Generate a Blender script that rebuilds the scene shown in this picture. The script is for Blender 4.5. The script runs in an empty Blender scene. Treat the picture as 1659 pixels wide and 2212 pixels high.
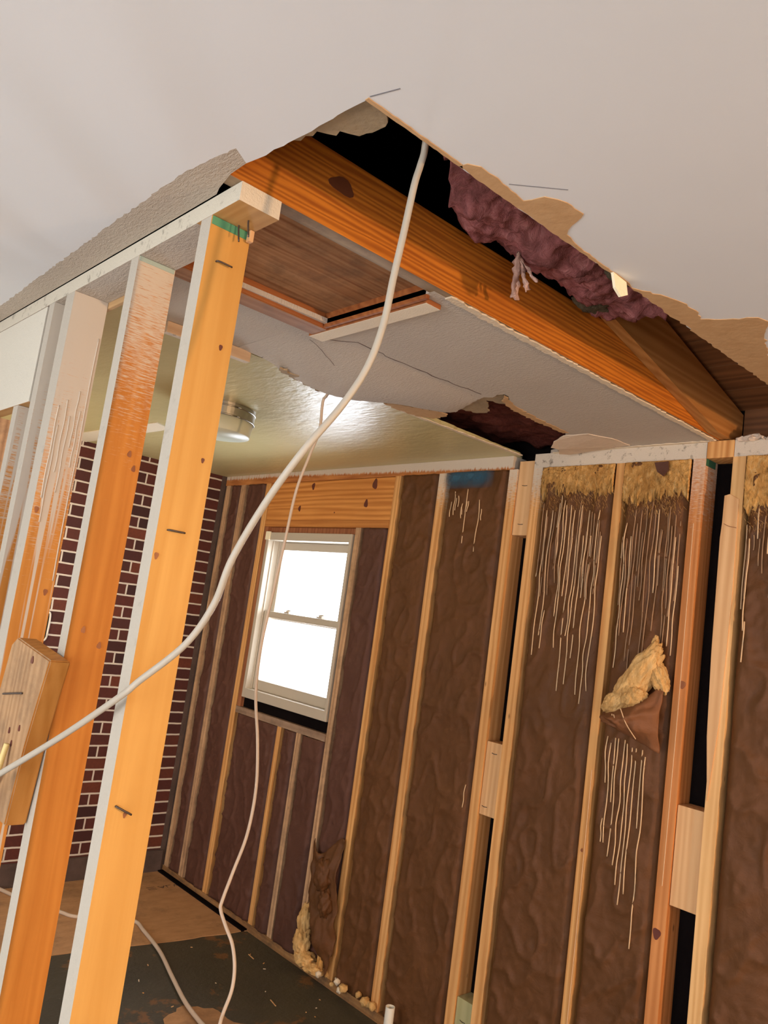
import bpy, bmesh, math, random
from mathutils import Vector, Matrix, noise
random.seed(7)
SC = bpy.context.scene
COL = SC.collection

# ------------------------------------------------------------------ camera, world, lights, exposure
cam = bpy.data.cameras.new('camera'); camo = bpy.data.objects.new('camera', cam); COL.objects.link(camo)
_r = Vector((0.66865374, 0.73089165, 0.13674639)); _u = Vector((0.00602248, -0.1892215, 0.98191596)); _f = Vector((-0.74354953, 0.65573823, 0.13092545))
M4 = Matrix(((_r.x, _u.x, -_f.x, 0.0), (_r.y, _u.y, -_f.y, -2.60335618), (_r.z, _u.z, -_f.z, 1.68036273), (0, 0, 0, 1)))
camo.matrix_world = M4
cam.sensor_fit = 'VERTICAL'; cam.sensor_height = 36.0; cam.lens = 28.143; cam.clip_start = 0.02; cam.clip_end = 200
SC.camera = camo

w = bpy.data.worlds.new('world'); SC.world = w; w.use_nodes = True
bg = w.node_tree.nodes['Background']; bg.inputs[0].default_value = (0.93, 0.96, 1.0, 1); bg.inputs[1].default_value = 4.5

SC.view_settings.view_transform = 'Standard'; SC.view_settings.look = 'None'
SC.view_settings.gamma = 1.0; SC.view_settings.use_curve_mapping = False
SC.view_settings.exposure = 0.08

def light(name, kind, loc, energy, color, size=0.1, sy=None, target=None, spread=None):
    l = bpy.data.lights.new(name, kind); l.energy = energy; l.color = color
    if kind == 'AREA':
        l.size = size
        if sy: l.shape = 'RECTANGLE'; l.size_y = sy
        if spread: l.spread = spread
    else: l.shadow_soft_size = size
    o = bpy.data.objects.new(name, l); COL.objects.link(o); o.location = loc
    if target is not None:
        d = Vector(target) - Vector(loc); o.rotation_euler = d.to_track_quat('-Z', 'Y').to_euler()
    return o
# bare work lamp to the right of the picture, low under the ceiling
light('work_lamp', 'POINT', (2.3, -0.75, 1.85), 215, (1.0, 0.61, 0.33), 0.06)
# daylight of the living room windows behind the camera
light('living_room_daylight', 'AREA', (-1.1, -5.5, 1.30), 100, (0.97, 0.98, 1.0), 2.8, 1.6, (-0.9, 0, 1.9))
# cool fill light added at the right to brighten the ceiling, no window there
light('right_fill_light', 'AREA', (2.9, -3.9, 1.10), 55, (0.80, 0.90, 1.0), 2.0, 1.2, (0.3, -2.8, 2.44))
# daylight pouring in through the double-hung window
light('window_daylight', 'AREA', (-3.75, 0.55, 1.65), 70, (0.80, 0.88, 1.0), 1.0, 1.1, (-3.3, -1.2, 1.3))
# warm lamp in the far room, out of the frame beyond the left studs
light('kitchen_lamp', 'POINT', (-4.10, -1.75, 1.75), 16, (1.0, 0.76, 0.45), 0.12)
light('left_warm_fill', 'POINT', (-3.6, -2.5, 1.35), 6, (1.0, 0.76, 0.5), 0.15)  # added warm fill in front of the left partition, no known lamp

# ------------------------------------------------------------------ node helpers
class NT:
    def __init__(s, name):
        s.m = bpy.data.materials.new(name); s.m.use_nodes = True
        s.t = s.m.node_tree; s.b = s.t.nodes['Principled BSDF']; s.out = s.t.nodes['Material Output']
    def n(s, typ, **kw):
        x = s.t.nodes.new(typ)
        for k, v in kw.items():
            if k.startswith('i_'):
                key = k[2:]; key = int(key) if key.isdigit() else key.replace('_', ' ')
                s.set(x.inputs[key], v)
            else: setattr(x, k, v)
        return x
    def set(s, inp, v):
        if isinstance(v, bpy.types.NodeSocket): s.t.links.new(v, inp)
        else: inp.default_value = v
    def math(s, op, a, b=None, c=None, clamp=False):
        x = s.t.nodes.new('ShaderNodeMath'); x.operation = op; x.use_clamp = clamp
        s.set(x.inputs[0], a)
        if b is not None: s.set(x.inputs[1], b)
        if c is not None: s.set(x.inputs[2], c)
        return x.outputs[0]
    def coord(s, scale=(1, 1, 1), rnd=True, world=False):
        if world:
            v = s.n('ShaderNodeNewGeometry').outputs['Position']
        else:
            v = s.n('ShaderNodeTexCoord').outputs['Object']
            if rnd:
                r = s.n('ShaderNodeObjectInfo').outputs['Random']
                a = s.n('ShaderNodeVectorMath', operation='ADD'); s.set(a.inputs[0], v)
                c = s.n('ShaderNodeCombineXYZ'); k = s.math('MULTIPLY', r, 37.0)
                for i in range(3): s.set(c.inputs[i], k)
                s.set(a.inputs[1], c.outputs[0]); v = a.outputs[0]
        m = s.n('ShaderNodeMapping'); s.set(m.inputs['Vector'], v); m.inputs['Scale'].default_value = scale
        return m.outputs[0]
    def noise(s, vec, scale=5, detail=3, rough=0.5, dist=0.0):
        x = s.n('ShaderNodeTexNoise'); s.set(x.inputs['Vector'], vec); x.inputs['Scale'].default_value = scale
        x.inputs['Detail'].default_value = detail; x.inputs['Roughness'].default_value = rough; x.inputs['Distortion'].default_value = dist
        return x.outputs[0]
    def ramp(s, fac, stops):
        x = s.n('ShaderNodeValToRGB'); s.set(x.inputs[0], fac); e = x.color_ramp.elements
        while len(e) < len(stops): e.new(0.5)
        for el, (p, c) in zip(e, stops):
            el.position = p; el.color = (c[0], c[1], c[2], 1) if not isinstance(c, (int, float)) else (c, c, c, 1)
        return x.outputs[0]
    def mix(s, fac, a, b, mode='MIX'):
        x = s.n('ShaderNodeMix', data_type='RGBA', blend_type=mode)
        s.set(x.inputs[0], fac)
        for k, v in ((6, a), (7, b)):
            if isinstance(v, tuple): v = (v[0], v[1], v[2], 1)
            s.set(x.inputs[k], v)
        return x.outputs[2]
    def bump(s, h, strength=0.5, dist=0.01):
        x = s.n('ShaderNodeBump'); s.set(x.inputs['Height'], h); x.inputs['Strength'].default_value = strength; x.inputs['Distance'].default_value = dist
        s.set(s.b.inputs['Normal'], x.outputs[0])
    def fin(s, col=None, rough=0.7, spec=None):
        if col is not None:
            if isinstance(col, tuple): s.b.inputs['Base Color'].default_value = (*col[:3], 1)
            else: s.set(s.b.inputs['Base Color'], col)
        s.set(s.b.inputs['Roughness'], rough)
        if spec is not None: s.b.inputs['Specular IOR Level'].default_value = spec
        return s.m

def plain(name, c, rough=0.6, bump=0.0, bs=200, spec=None, metal=0.0, var=0.0):
    s = NT(name)
    col = c
    if var:
        f = s.noise(s.coord(), 9, 4, 0.6)
        col = s.mix(f, tuple(v * (1 - var) for v in c), tuple(min(1, v * (1 + var)) for v in c))
    if bump: s.bump(s.noise(s.coord(), bs, 3), bump, 0.004)
    s.b.inputs['Metallic'].default_value = metal
    return s.fin(col, rough, spec)

def wood(name, dark, light_, axis='z', knots=True, rings=0.5, spray=None, paint=(0.55, 0.48, 0.38), drips=False, rough=0.62, fine=1.0, spec=0.3, dirt=0.0, axs=0.05):
    s = NT(name)
    L = {'x': (axs, 1, 1), 'y': (1, axs, 1), 'z': (1, 1, axs)}[axis]
    v = s.coord(L)
    g1 = s.noise(v, 38 * fine, 5, 0.55, 0.6)
    wv = s.n('ShaderNodeTexWave', wave_type='RINGS', rings_direction={'x': 'X', 'y': 'Y', 'z': 'Z'}[axis])
    s.set(wv.inputs['Vector'], v); wv.inputs['Scale'].default_value = 16 * fine
    wv.inputs['Distortion'].default_value = 9; wv.inputs['Detail'].default_value = 2; wv.inputs['Detail Scale'].default_value = 0.9
    g = s.math('ADD', s.math('MULTIPLY', g1, 1 - rings), s.math('MULTIPLY', wv.outputs['Fac'], rings))
    col = s.ramp(g, [(0.25, dark), (0.72, light_)])
    big = s.noise(s.coord(), 2.3, 2)
    col = s.mix(s.ramp(big, [(0.35, 0.0), (0.7, 0.4)]), col, tuple(d * 0.75 + l * 0.1 for d, l in zip(dark, light_)))
    if knots:
        K = {'x': (0.45, 1, 1), 'y': (1, 0.45, 1), 'z': (1, 1, 0.45)}[axis]
        vo = s.n('ShaderNodeTexVoronoi'); s.set(vo.inputs['Vector'], s.coord(K)); vo.inputs['Scale'].default_value = 8
        k = s.ramp(vo.outputs['Distance'], [(0.025, 1.0), (0.055, 0.0)])
        col = s.mix(s.math('MULTIPLY', k, 0.75), col, tuple(d * 0.35 for d in dark))
    if dirt:
        dn = s.noise(s.coord(), 14, 6, 0.7)
        col = s.mix(s.ramp(dn, [(0.45, 0.0), (0.65, dirt)]), col, (0.09, 0.06, 0.04))
    if spray:
        z0, z1, amt = spray
        pos = s.n('ShaderNodeNewGeometry').outputs['Position']
        sp = s.n('ShaderNodeSeparateXYZ'); s.set(sp.inputs[0], pos)
        mr = s.n('ShaderNodeMapRange'); s.set(mr.inputs[0], sp.outputs[2]); mr.inputs[1].default_value = z0; mr.inputs[2].default_value = z1
        st = s.noise(s.coord((45, 30, 330), world=True), 1.0, 5, 0.65)
        f = s.math('ADD', mr.outputs[0], s.math('MULTIPLY', s.math('SUBTRACT', st, 0.5), 1.7))
        if drips:
            dr = s.noise(s.coord((1, 1, 0.025), world=True), 75, 1, 0.4)
            f = s.math('MAXIMUM', f, s.math('ADD', s.math('MULTIPLY', mr.outputs[0], 0.75), s.math('MULTIPLY', s.math('SUBTRACT', dr, 0.53), 7.0)))
        f = s.ramp(f, [(0.35, 0.0), (0.75, amt)])
        col = s.mix(f, col, paint)
    s.bump(s.math('MULTIPLY', g, 1.0), 0.25, 0.0015)
    return s.fin(col, rough, spec)

def painted(name, c, dirtc=(0.12, 0.09, 0.06), rough=0.75, amt=0.6, lo=0.56, bumps=0.6, bs=260):
    s = NT(name)
    n1 = s.noise(s.coord((1, 1, 1), world=True), 26, 6, 0.7)
    n2 = s.noise(s.coord((30, 30, 30), world=True), 5, 2)
    col = s.mix(s.ramp(n1, [(lo, 0.0), (lo + 0.1, amt)]), c, dirtc)
    col = s.mix(s.math('MULTIPLY', n2, 0.25), col, tuple(v * 0.7 for v in c))
    s.bump(s.noise(s.coord(world=True), bs, 3), bumps, 0.002)
    return s.fin(col, rough, 0.3)

# ------------------------------------------------------------------ materials
W_STUD = wood('stud_pine', (0.52, 0.22, 0.06), (0.82, 0.46, 0.17), 'z', rings=0.3)
W_STUD2 = wood('stud_pine_pale', (0.64, 0.34, 0.12), (0.86, 0.54, 0.24), 'z', rings=0.25)
W_STUD_OLD = wood('stud_weathered', (0.38, 0.21, 0.11), (0.68, 0.43, 0.24), 'z', rings=0.3, dirt=0.35)
W_RED = wood('stud_reddish', (0.22, 0.07, 0.03), (0.42, 0.17, 0.07), 'z', rings=0.2)
W_BLOCK = wood('block_pine', (0.62, 0.34, 0.15), (0.80, 0.50, 0.25), 'z', rings=0.3)
W_BLOCK_G = wood('block_mossy', (0.36, 0.34, 0.16), (0.52, 0.47, 0.25), 'z', rings=0.2)
W_P1 = wood('partition_pine_golden', (0.62, 0.30, 0.062), (0.76, 0.42, 0.115), 'z', rings=0.12, fine=0.6, knots=True)
W_P2 = wood('partition_pine_orange', (0.50, 0.165, 0.020), (0.66, 0.26, 0.045), 'z', rings=0.15, spray=(1.82, 2.5, 0.95), paint=(0.66, 0.56, 0.43))
W_P3 = wood('partition_pine_dripped', (0.52, 0.20, 0.030), (0.68, 0.30, 0.065), 'z', rings=0.15, spray=(1.55, 2.25, 0.95), paint=(0.60, 0.545, 0.46), drips=True)
W_BLK_FACE = wood('scrap_board_face', (0.34, 0.19, 0.09), (0.50, 0.31, 0.16), 'z', rings=0.35, dirt=0.35)
W_BLK_SIDE = wood('scrap_board_side', (0.50, 0.19, 0.03), (0.68, 0.30, 0.07), 'z', rings=0.2)
W_JOIST = wood('joist_fir', (0.36, 0.095, 0.008), (0.64, 0.215, 0.020), 'y', knots=False, rings=0.42, fine=2.3, axs=0.07)
W_KNOTJ = plain('joist_knot', (0.13, 0.035, 0.01), 0.6, var=0.5)
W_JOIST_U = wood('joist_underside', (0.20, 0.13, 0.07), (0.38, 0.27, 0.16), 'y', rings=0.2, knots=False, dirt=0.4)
W_RAFT = wood('rafter_fir', (0.33, 0.13, 0.03), (0.50, 0.24, 0.07), 'y', rings=0.3)
W_DECK = wood('roof_boards', (0.12, 0.045, 0.015), (0.25, 0.10, 0.035), 'x', rings=0.3)
W_HEAD = wood('header_pine', (0.46, 0.16, 0.03), (0.74, 0.33, 0.085), 'x', rings=0.35, knots=False)
W_KNOT = plain('dark_knot', (0.12, 0.025, 0.015), 0.5, var=0.5)
W_PLATE = wood('plate_raw', (0.40, 0.14, 0.03), (0.62, 0.27, 0.07), 'x', rings=0.2)
W_PLATE_DIRTY = wood('bottom_plate_dirty', (0.24, 0.11, 0.04), (0.46, 0.25, 0.10), 'x', rings=0.2, dirt=0.7)
W_SILL = wood('rough_sill', (0.27, 0.17, 0.11), (0.45, 0.31, 0.21), 'x', rings=0.2, dirt=0.4)
W_HATCH = wood('hatch_plywood', (0.22, 0.085, 0.035), (0.50, 0.28, 0.14), 'y', rings=0.1, fine=1.3, knots=False, dirt=0.4, rough=0.9, spec=0.05)
W_TRIM = wood('hatch_trim_wood', (0.22, 0.06, 0.015), (0.40, 0.14, 0.04), 'y', rings=0.2, knots=False)
W_UNDER = wood('plate_underside_wood', (0.42, 0.22, 0.07), (0.58, 0.34, 0.13), 'x', rings=0.2, knots=False)
PAINT_P = painted('partition_overspray', (0.60, 0.56, 0.46), amt=0.6, lo=0.575)
PAINT_P1 = painted('stud_edge_overspray', (0.48, 0.44, 0.37), amt=0.25, lo=0.62)
PAINT_END = painted('plate_end_overspray', (0.80, 0.70, 0.54), amt=0.25, lo=0.62)
PAINT_W = painted('wall_plate_overspray', (0.66, 0.57, 0.46), amt=0.8, lo=0.55)
GREEN = plain('green_edge', (0.09, 0.30, 0.16), 0.7, var=0.3)

def ceil_white():
    s = NT('ceiling_flat_white')
    n = s.noise(s.coord(world=True), 1.1, 3, 0.5)
    c = s.mix(n, (0.62, 0.635, 0.65), (0.73, 0.745, 0.76))
    s.bump(s.noise(s.coord(world=True), 90, 2), 0.06, 0.002)
    return s.fin(c, 0.85, 0.2)
def popcorn(name, c, c2, b=0.9):
    s = NT(name)
    v = s.coord((70, 190, 1), world=True)
    n = s.noise(v, 1.0, 4, 0.6); big = s.noise(s.coord(world=True), 3, 3)
    spk = s.noise(s.coord(world=True), 330, 2)
    col = s.mix(big, c, c2)
    col = s.mix(s.ramp(n, [(0.55, 0.0), (0.75, 0.5)]), col, tuple(min(1, v * 1.3) for v in c))
    s.bump(s.math('ADD', n, s.math('MULTIPLY', spk, 0.35)), b, 0.004)
    return s.fin(col, 0.8, 0.3)
def ceil_olive():
    s = NT('ceiling_olive_gloss')
    v = s.coord(world=True)
    n = s.noise(v, 3.0, 4, 0.6)
    c = s.mix(n, (0.50, 0.44, 0.21), (0.64, 0.57, 0.30))
    s.bump(s.math('ADD', s.noise(s.coord((16, 42, 1), world=True), 1, 3, 0.55), s.math('MULTIPLY', s.noise(v, 9, 3), 0.8)), 0.45, 0.006)
    return s.fin(c, s.math('ADD', 0.30, s.math('MULTIPLY', n, 0.12)), 0.55)
C_WHITE = ceil_white()
C_POP = popcorn('ceiling_textured', (0.47, 0.41, 0.34), (0.56, 0.50, 0.43))
C_POPR = popcorn('ceiling_textured_strip', (0.42, 0.36, 0.29), (0.54, 0.47, 0.39), 1.0)
C_OLIVE = ceil_olive()
C_PALE = painted('ceiling_bare_plaster', (0.82, 0.75, 0.60), amt=0.2, lo=0.6)
TORN = NT('torn_paper_tan'); _n = TORN.noise(TORN.coord(world=True), 25, 4, 0.6)
TORN.bump(TORN.noise(TORN.coord(world=True), 60, 4), 0.4, 0.003)
TORN = TORN.fin(TORN.mix(_n, (0.44, 0.26, 0.12), (0.60, 0.39, 0.21)), 0.85, 0.15)
TORN_D = plain('torn_gypsum_dirty', (0.33, 0.24, 0.14), 0.9, 0.8, 90, var=0.5)
GYPS = plain('gypsum_edge', (0.72, 0.60, 0.44), 0.9, 0.8, 120, var=0.2)
CHIP = plain('gypsum_chip', (0.88, 0.80, 0.58), 0.9, 0.5, 120)
BLACK = plain('attic_dark', (0.006, 0.005, 0.004), 0.95)  # near-black base puts the attic's lack of light into the colour
SHEATH = plain('dark_sheathing', (0.008, 0.006, 0.006), 1.0, 0.4, 60, var=0.5, spec=0.0)
STEEL = plain('nail_steel', (0.10, 0.08, 0.07), 0.45, metal=0.7)

def kraft(name, c1, c2, hz=None):
    s = NT(name)
    v = s.coord()
    n = s.noise(v, 4, 5, 0.6)
    col = s.mix(n, c1, c2)
    cr = s.noise(v, 7, 7, 0.62, 1.2)
    col = s.mix(s.ramp(cr, [(0.62, 0.0), (0.78, 0.3)]), col, tuple(min(1, x * 1.9) for x in c2))
    h = s.math('ADD', s.math('MULTIPLY', s.noise(v, 11, 6, 0.65, 0.8), 0.8), s.math('MULTIPLY', s.noise(v, 60, 3), 0.12))
    s.bump(h, 0.5, 0.010)
    return s.fin(col, s.math('ADD', 0.46, s.math('MULTIPLY', n, 0.2)), 0.22)
KRAFT = kraft('kraft_paper', (0.085, 0.033, 0.011), (0.150, 0.062, 0.021))
KRAFT_D = kraft('kraft_paper_shade', (0.075, 0.030, 0.020), (0.125, 0.055, 0.036))  # darker, more purple kraft copy: haze beside the window put into the colour
KRAFT_F = kraft('kraft_flap', (0.13, 0.045, 0.018), (0.26, 0.11, 0.045))
def fiber(name, c1, c2, c3, sc=1.0):
    s = NT(name)
    v = s.coord((60 * sc, 60 * sc, 25 * sc))
    n = s.noise(v, 1.0, 6, 0.75, 0.8); b = s.noise(s.coord(), 9, 4, 0.6)
    col = s.ramp(n, [(0.28, c1), (0.52, c2), (0.75, c3)])
    col = s.mix(s.ramp(b, [(0.35, 0.55), (0.6, 0.0)]), col, c1)
    s.bump(n, 0.9, 0.012)
    return s.fin(col, 0.95, 0.1)
F_YEL = fiber('fiberglass_yellow', (0.38, 0.17, 0.04), (0.82, 0.45, 0.14), (0.95, 0.70, 0.34))
F_YEL2 = fiber('fiberglass_pale', (0.50, 0.27, 0.09), (0.80, 0.50, 0.20), (0.90, 0.66, 0.34), 0.6)
F_PINK = fiber('fiberglass_pink', (0.13, 0.05, 0.045), (0.36, 0.13, 0.13), (0.55, 0.26, 0.25), 0.5)
F_RED = fiber('fiberglass_dark_red', (0.05, 0.013, 0.010), (0.13, 0.035, 0.025), (0.20, 0.065, 0.045), 0.4)
F_GREY = fiber('fiberglass_mouldy', (0.05, 0.045, 0.03), (0.13, 0.11, 0.07), (0.24, 0.20, 0.14), 0.5)
DRIP = plain('paint_drip_tan', (0.66, 0.45, 0.26), 0.7)
DRIP2 = plain('paint_drip_brown', (0.33, 0.19, 0.10), 0.7)
CABLE = plain('cable_sheath', (0.44, 0.40, 0.33), 0.45, 0.15, 60, var=0.12)
CABLE_W = plain('cable_sheath_pinkish', (0.58, 0.46, 0.35), 0.45, 0.15, 60, var=0.12)
CABLE_Y = plain('cable_sheath_yellow', (0.72, 0.55, 0.22), 0.5)
VINYL = plain('window_vinyl', (0.50, 0.44, 0.35), 0.45)
VINYL_D = plain('window_weatherstrip', (0.30, 0.27, 0.25), 0.6)
PVC = plain('pvc_white', (0.80, 0.76, 0.66), 0.4)
CHROME = plain('chrome', (0.40, 0.39, 0.36), 0.3, metal=1.0)
TAR = NT('tar_paper'); _c = TAR.coord(world=True)
_a = TAR.mix(TAR.noise(_c, 5, 5, 0.65), (0.035, 0.032, 0.022), (0.085, 0.074, 0.048))
_a = TAR.mix(TAR.ramp(TAR.noise(_c, 3.2, 5, 0.7), [(0.60, 0.0), (0.64, 0.8)]), _a, (0.20, 0.095, 0.035))
_a = TAR.mix(TAR.ramp(TAR.noise(_c, 90, 2, 0.5), [(0.74, 0.0), (0.77, 0.7)]), _a, (0.45, 0.40, 0.30))
TAR.bump(TAR.noise(_c, 18, 5, 0.65), 0.5, 0.01); TAR = TAR.fin(_a, 0.55, 0.4)
OSB = NT('subfloor_plywood'); _c = OSB.coord((1, 0.35, 1), world=True)
_a = OSB.mix(OSB.noise(_c, 22, 6, 0.7), (0.30, 0.15, 0.065), (0.58, 0.34, 0.17))
_a = OSB.mix(OSB.ramp(OSB.noise(OSB.coord(world=True), 4, 5, 0.7), [(0.5, 0.0), (0.7, 0.5)]), _a, (0.12, 0.07, 0.04))
OSB.bump(OSB.noise(_c, 50, 4), 0.3, 0.003); OSB = OSB.fin(_a, 0.8, 0.2)

def brickmat():
    s = NT('red_brick')
    pos = s.n('ShaderNodeNewGeometry').outputs['Position']
    sp = s.n('ShaderNodeSeparateXYZ'); s.set(sp.inputs[0], pos)
    cb = s.n('ShaderNodeCombineXYZ'); s.set(cb.inputs[0], s.math('ADD', sp.outputs[1], 0.945 + 0.205 * 50 + 0.1025)); s.set(cb.inputs[1], s.math('ADD', sp.outputs[2], 0.0668 * 40 - 2.277))
    wob = s.noise(s.coord(world=True), 14, 2)
    ad = s.n('ShaderNodeVectorMath', operation='ADD'); s.set(ad.inputs[0], cb.outputs[0])
    w3 = s.n('ShaderNodeCombineXYZ'); k = s.math('MULTIPLY', s.math('SUBTRACT', wob, 0.5), 0.006)
    s.set(w3.inputs[0], k); s.set(w3.inputs[1], k); s.set(ad.inputs[1], w3.outputs[0])
    br = s.n('ShaderNodeTexBrick', offset=0.5)
    s.set(br.inputs['Vector'], ad.outputs[0])
    br.inputs['Color1'].default_value = (0.0, 0.0, 0.0, 1); br.inputs['Color2'].default_value = (1, 1, 1, 1); br.inputs['Mortar'].default_value = (0.5, 0.5, 0.5, 1)
    br.inputs['Scale'].default_value = 1; br.inputs['Mortar Size'].default_value = 0.0052; br.inputs['Mortar Smooth'].default_value = 0.1
    br.inputs['Bias'].default_value = 0; br.inputs['Brick Width'].default_value = 0.205; br.inputs['Row Height'].default_value = 0.0668
    col = s.ramp(br.outputs['Color'], [(0.0, (0.045, 0.018, 0.018)), (0.45, (0.13, 0.032, 0.022)), (0.75, (0.075, 0.024, 0.022)), (1.0, (0.19, 0.048, 0.022))])
    col = s.mix(s.math('MULTIPLY', s.noise(s.coord(world=True), 60, 4), 0.6), col, (0.05, 0.02, 0.018))
    col = s.mix(br.outputs['Fac'], col, (0.66, 0.60, 0.52))
    s.bump(s.math('ADD', s.math('MULTIPLY', br.outputs['Fac'], 0.6), s.math('MULTIPLY', s.noise(s.coord(world=True), 120, 3), 0.4)), 0.6, 0.004)
    return s.fin(col, 0.8, 0.3)
BRICK = brickmat()
BRICK_BASE = plain('brick_base_dark', (0.09, 0.06, 0.05), 0.9, 0.8, 60, var=0.6)
DRYWALL = plain('drywall_white', (0.62, 0.58, 0.52), 0.85, var=0.05)
FLOOR_LR = plain('floor_living_room', (0.56, 0.55, 0.54), 0.7, var=0.2)

# ------------------------------------------------------------------ object helpers
def tag(o, label=None, cat=None, group=None, kind=None):
    if label: o['label'] = label
    if cat: o['category'] = cat
    if group: o['group'] = group
    if kind: o['kind'] = kind
    return o
def link(name, bm, mats, parent=None, smooth=False, origin=None):
    if origin is not None:
        bmesh.ops.translate(bm, verts=bm.verts, vec=-Vector(origin))
    me = bpy.data.meshes.new(name)
    bm.normal_update(); bm.to_mesh(me); bm.free()
    if not isinstance(mats, (list, tuple)): mats = [mats]
    for m in mats: me.materials.append(m)
    if smooth:
        for p in me.polygons: p.use_smooth = True
    o = bpy.data.objects.new(name, me); COL.objects.link(o)
    if origin is not None: o.location = origin
    if parent is not None:
        o.parent = parent
        if parent.type in ('EMPTY', 'MESH'):
            o.location = Vector(origin if origin is not None else (0, 0, 0)) - wloc(parent)
    return o
def wloc(o):
    v = Vector((0, 0, 0))
    while o is not None: v += o.location; o = o.parent
    return v
def empty(name, loc):
    o = bpy.data.objects.new(name, None); COL.objects.link(o); o.location = loc; o.empty_display_size = 0.1
    return o
def box(bm, x0, x1, y0, y1, z0, z1, bev=0.0, mi=0, cuts=None, wob=0.0):
    """axis-aligned box, optionally cut along its longest side and made slightly wavy"""
    vs = bmesh.ops.create_cube(bm, size=1.0)['verts']
    for v in vs:
        v.co = Vector((x0 if v.co.x < 0 else x1, y0 if v.co.y < 0 else y1, z0 if v.co.z < 0 else z1))
    faces = list({f for v in vs for f in v.link_faces})
    for f in faces: f.material_index = mi
    if cuts:
        ax = max(range(3), key=lambda i: (x1 - x0, y1 - y0, z1 - z0)[i])
        ed = [e for e in {e for v in vs for e in v.link_edges} if abs((e.verts[0].co - e.verts[1].co)[ax]) > 1e-5]
        r = bmesh.ops.subdivide_edges(bm, edges=ed, cuts=cuts, use_grid_fill=True)
        allv = set(); st = [v for v in vs if v.is_valid][:1]
        while st:
            v = st.pop()
            if v in allv: continue
            allv.add(v); st += [e.other_vert(v) for e in v.link_edges]
        if wob:
            for v in allv:
                t = v.co[ax] * 5.0
                for i in range(3):
                    if i != ax: v.co[i] += wob * noise.noise(Vector((t, v.co[(i + 1) % 3] * 40, i * 9.1 + x0 * 31)))
        vs = list(allv)
    if bev:
        ed = list({e for v in vs for e in v.link_edges if e.is_valid and (len(e.link_faces) == 2 and e.calc_face_angle(0) > 0.6)})
        bmesh.ops.bevel(bm, geom=ed, offset=bev, segments=2, profile=0.6, affect='EDGES', clamp_overlap=True)
    return vs
def lumber(name, b, mat, parent=None, bev=0.0025, wob=0.0, cuts=None, sides=None):
    """sides: {'-y': material, ...} paints the faces looking that way"""
    bm = bmesh.new(); x0, x1, y0, y1, z0, z1 = b
    box(bm, x0, x1, y0, y1, z0, z1, bev, cuts=cuts, wob=wob)
    mats = [mat]
    if sides:
        bm.normal_update()
        for k, m in sides.items():
            if m not in mats: mats.append(m)
            d = Vector([(1 if k[0] == '+' else -1) if 'xyz'[i] == k[1] else 0 for i in range(3)])
            for f in bm.faces:
                if f.normal.dot(d) > 0.75: f.material_index = mats.index(m)
    return link(name, bm, mats, parent, origin=((x0 + x1) / 2, (y0 + y1) / 2, z0))
def sheet(bm, pts, thick, mi=0, seed=0):
    """closed polygon of (x, y, z) points given counter-clockwise or not, thickened upwards"""
    vs = [bm.verts.new(p) for p in pts]
    f = bm.faces.new(vs); f.normal_update()
    r = bmesh.ops.extrude_face_region(bm, geom=[f])
    nv = [g for g in r['geom'] if isinstance(g, bmesh.types.BMVert)]
    for v in nv: v.co.z += thick
    bmesh.ops.recalc_face_normals(bm, faces=bm.faces)
def ragged(pts, amp=0.006, step=0.02, z=None, seed=1, closed=True, keep=()):
    """subdivide the outline and roughen it in the plane; edges listed in keep stay straight"""
    rnd = random.Random(seed); out = []; n = len(pts)
    for i in range(n if closed else n - 1):
        a = Vector(pts[i]); b = Vector(pts[(i + 1) % n]); L = (b - a).length
        out.append(a)
        if i in keep: continue
        k = int(L / step); d = (b - a).normalized(); nn = Vector((-d.y, d.x, 0)) if abs(d.z) < 0.9 else Vector((1, 0, 0))
        for j in range(1, k):
            t = (j + rnd.uniform(-.3, .3)) / k
            out.append(a.lerp(b, t) + nn * rnd.uniform(-amp, amp))
    if not closed: out.append(Vector(pts[-1]))
    return out
def tube(bm, pts, r, seg=10, ry=None, sub=8):
    P = [Vector(p) for p in pts]; S = []
    n = len(P)
    for i in range(n - 1):
        p0 = P[max(i - 1, 0)]; p1 = P[i]; p2 = P[i + 1]; p3 = P[min(i + 2, n - 1)]
        for k in range(sub):
            t = k / sub
            S.append(0.5 * ((2 * p1) + (-p0 + p2) * t + (2 * p0 - 5 * p1 + 4 * p2 - p3) * t * t + (-p0 + 3 * p1 - 3 * p2 + p3) * t ** 3))
    S.append(P[-1])
    up = Vector((0.3, 0.2, 0.9)).normalized(); rings = []
    for i, p in enumerate(S):
        d = (S[min(i + 1, len(S) - 1)] - S[max(i - 1, 0)]).normalized()
        if abs(d.dot(up)) > 0.98: up = Vector((1, 0, 0))
        u = (up - d * up.dot(d)).normalized(); v = d.cross(u); up = u
        rings.append([bm.verts.new(p + u * (math.cos(a) * (ry or r)) + v * (math.sin(a) * r)) for a in [2 * math.pi * k / seg for k in range(seg)]])
    for a, b in zip(rings, rings[1:]):
        for k in range(seg): bm.faces.new((a[k], a[(k + 1) % seg], b[(k + 1) % seg], b[k]))
    bm.faces.new(rings[0][::-1]); bm.faces.new(rings[-1])
def cyl(bm, c, r, z0, z1, seg=48, r2=None, mi=0):
    a = [bm.verts.new((c[0] + r * math.cos(t), c[1] + r * math.sin(t), z0)) for t in [2 * math.pi * k / seg for k in range(seg)]]
    b = [bm.verts.new((c[0] + (r2 or r) * math.cos(t), c[1] + (r2 or r) * math.sin(t), z1)) for t in [2 * math.pi * k / seg for k in range(seg)]]
    for k in range(seg):
        f = bm.faces.new((a[k], a[(k + 1) % seg], b[(k + 1) % seg], b[k])); f.material_index = mi
    for f in (bm.faces.new(a[::-1]), bm.faces.new(b)): f.material_index = mi
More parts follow.
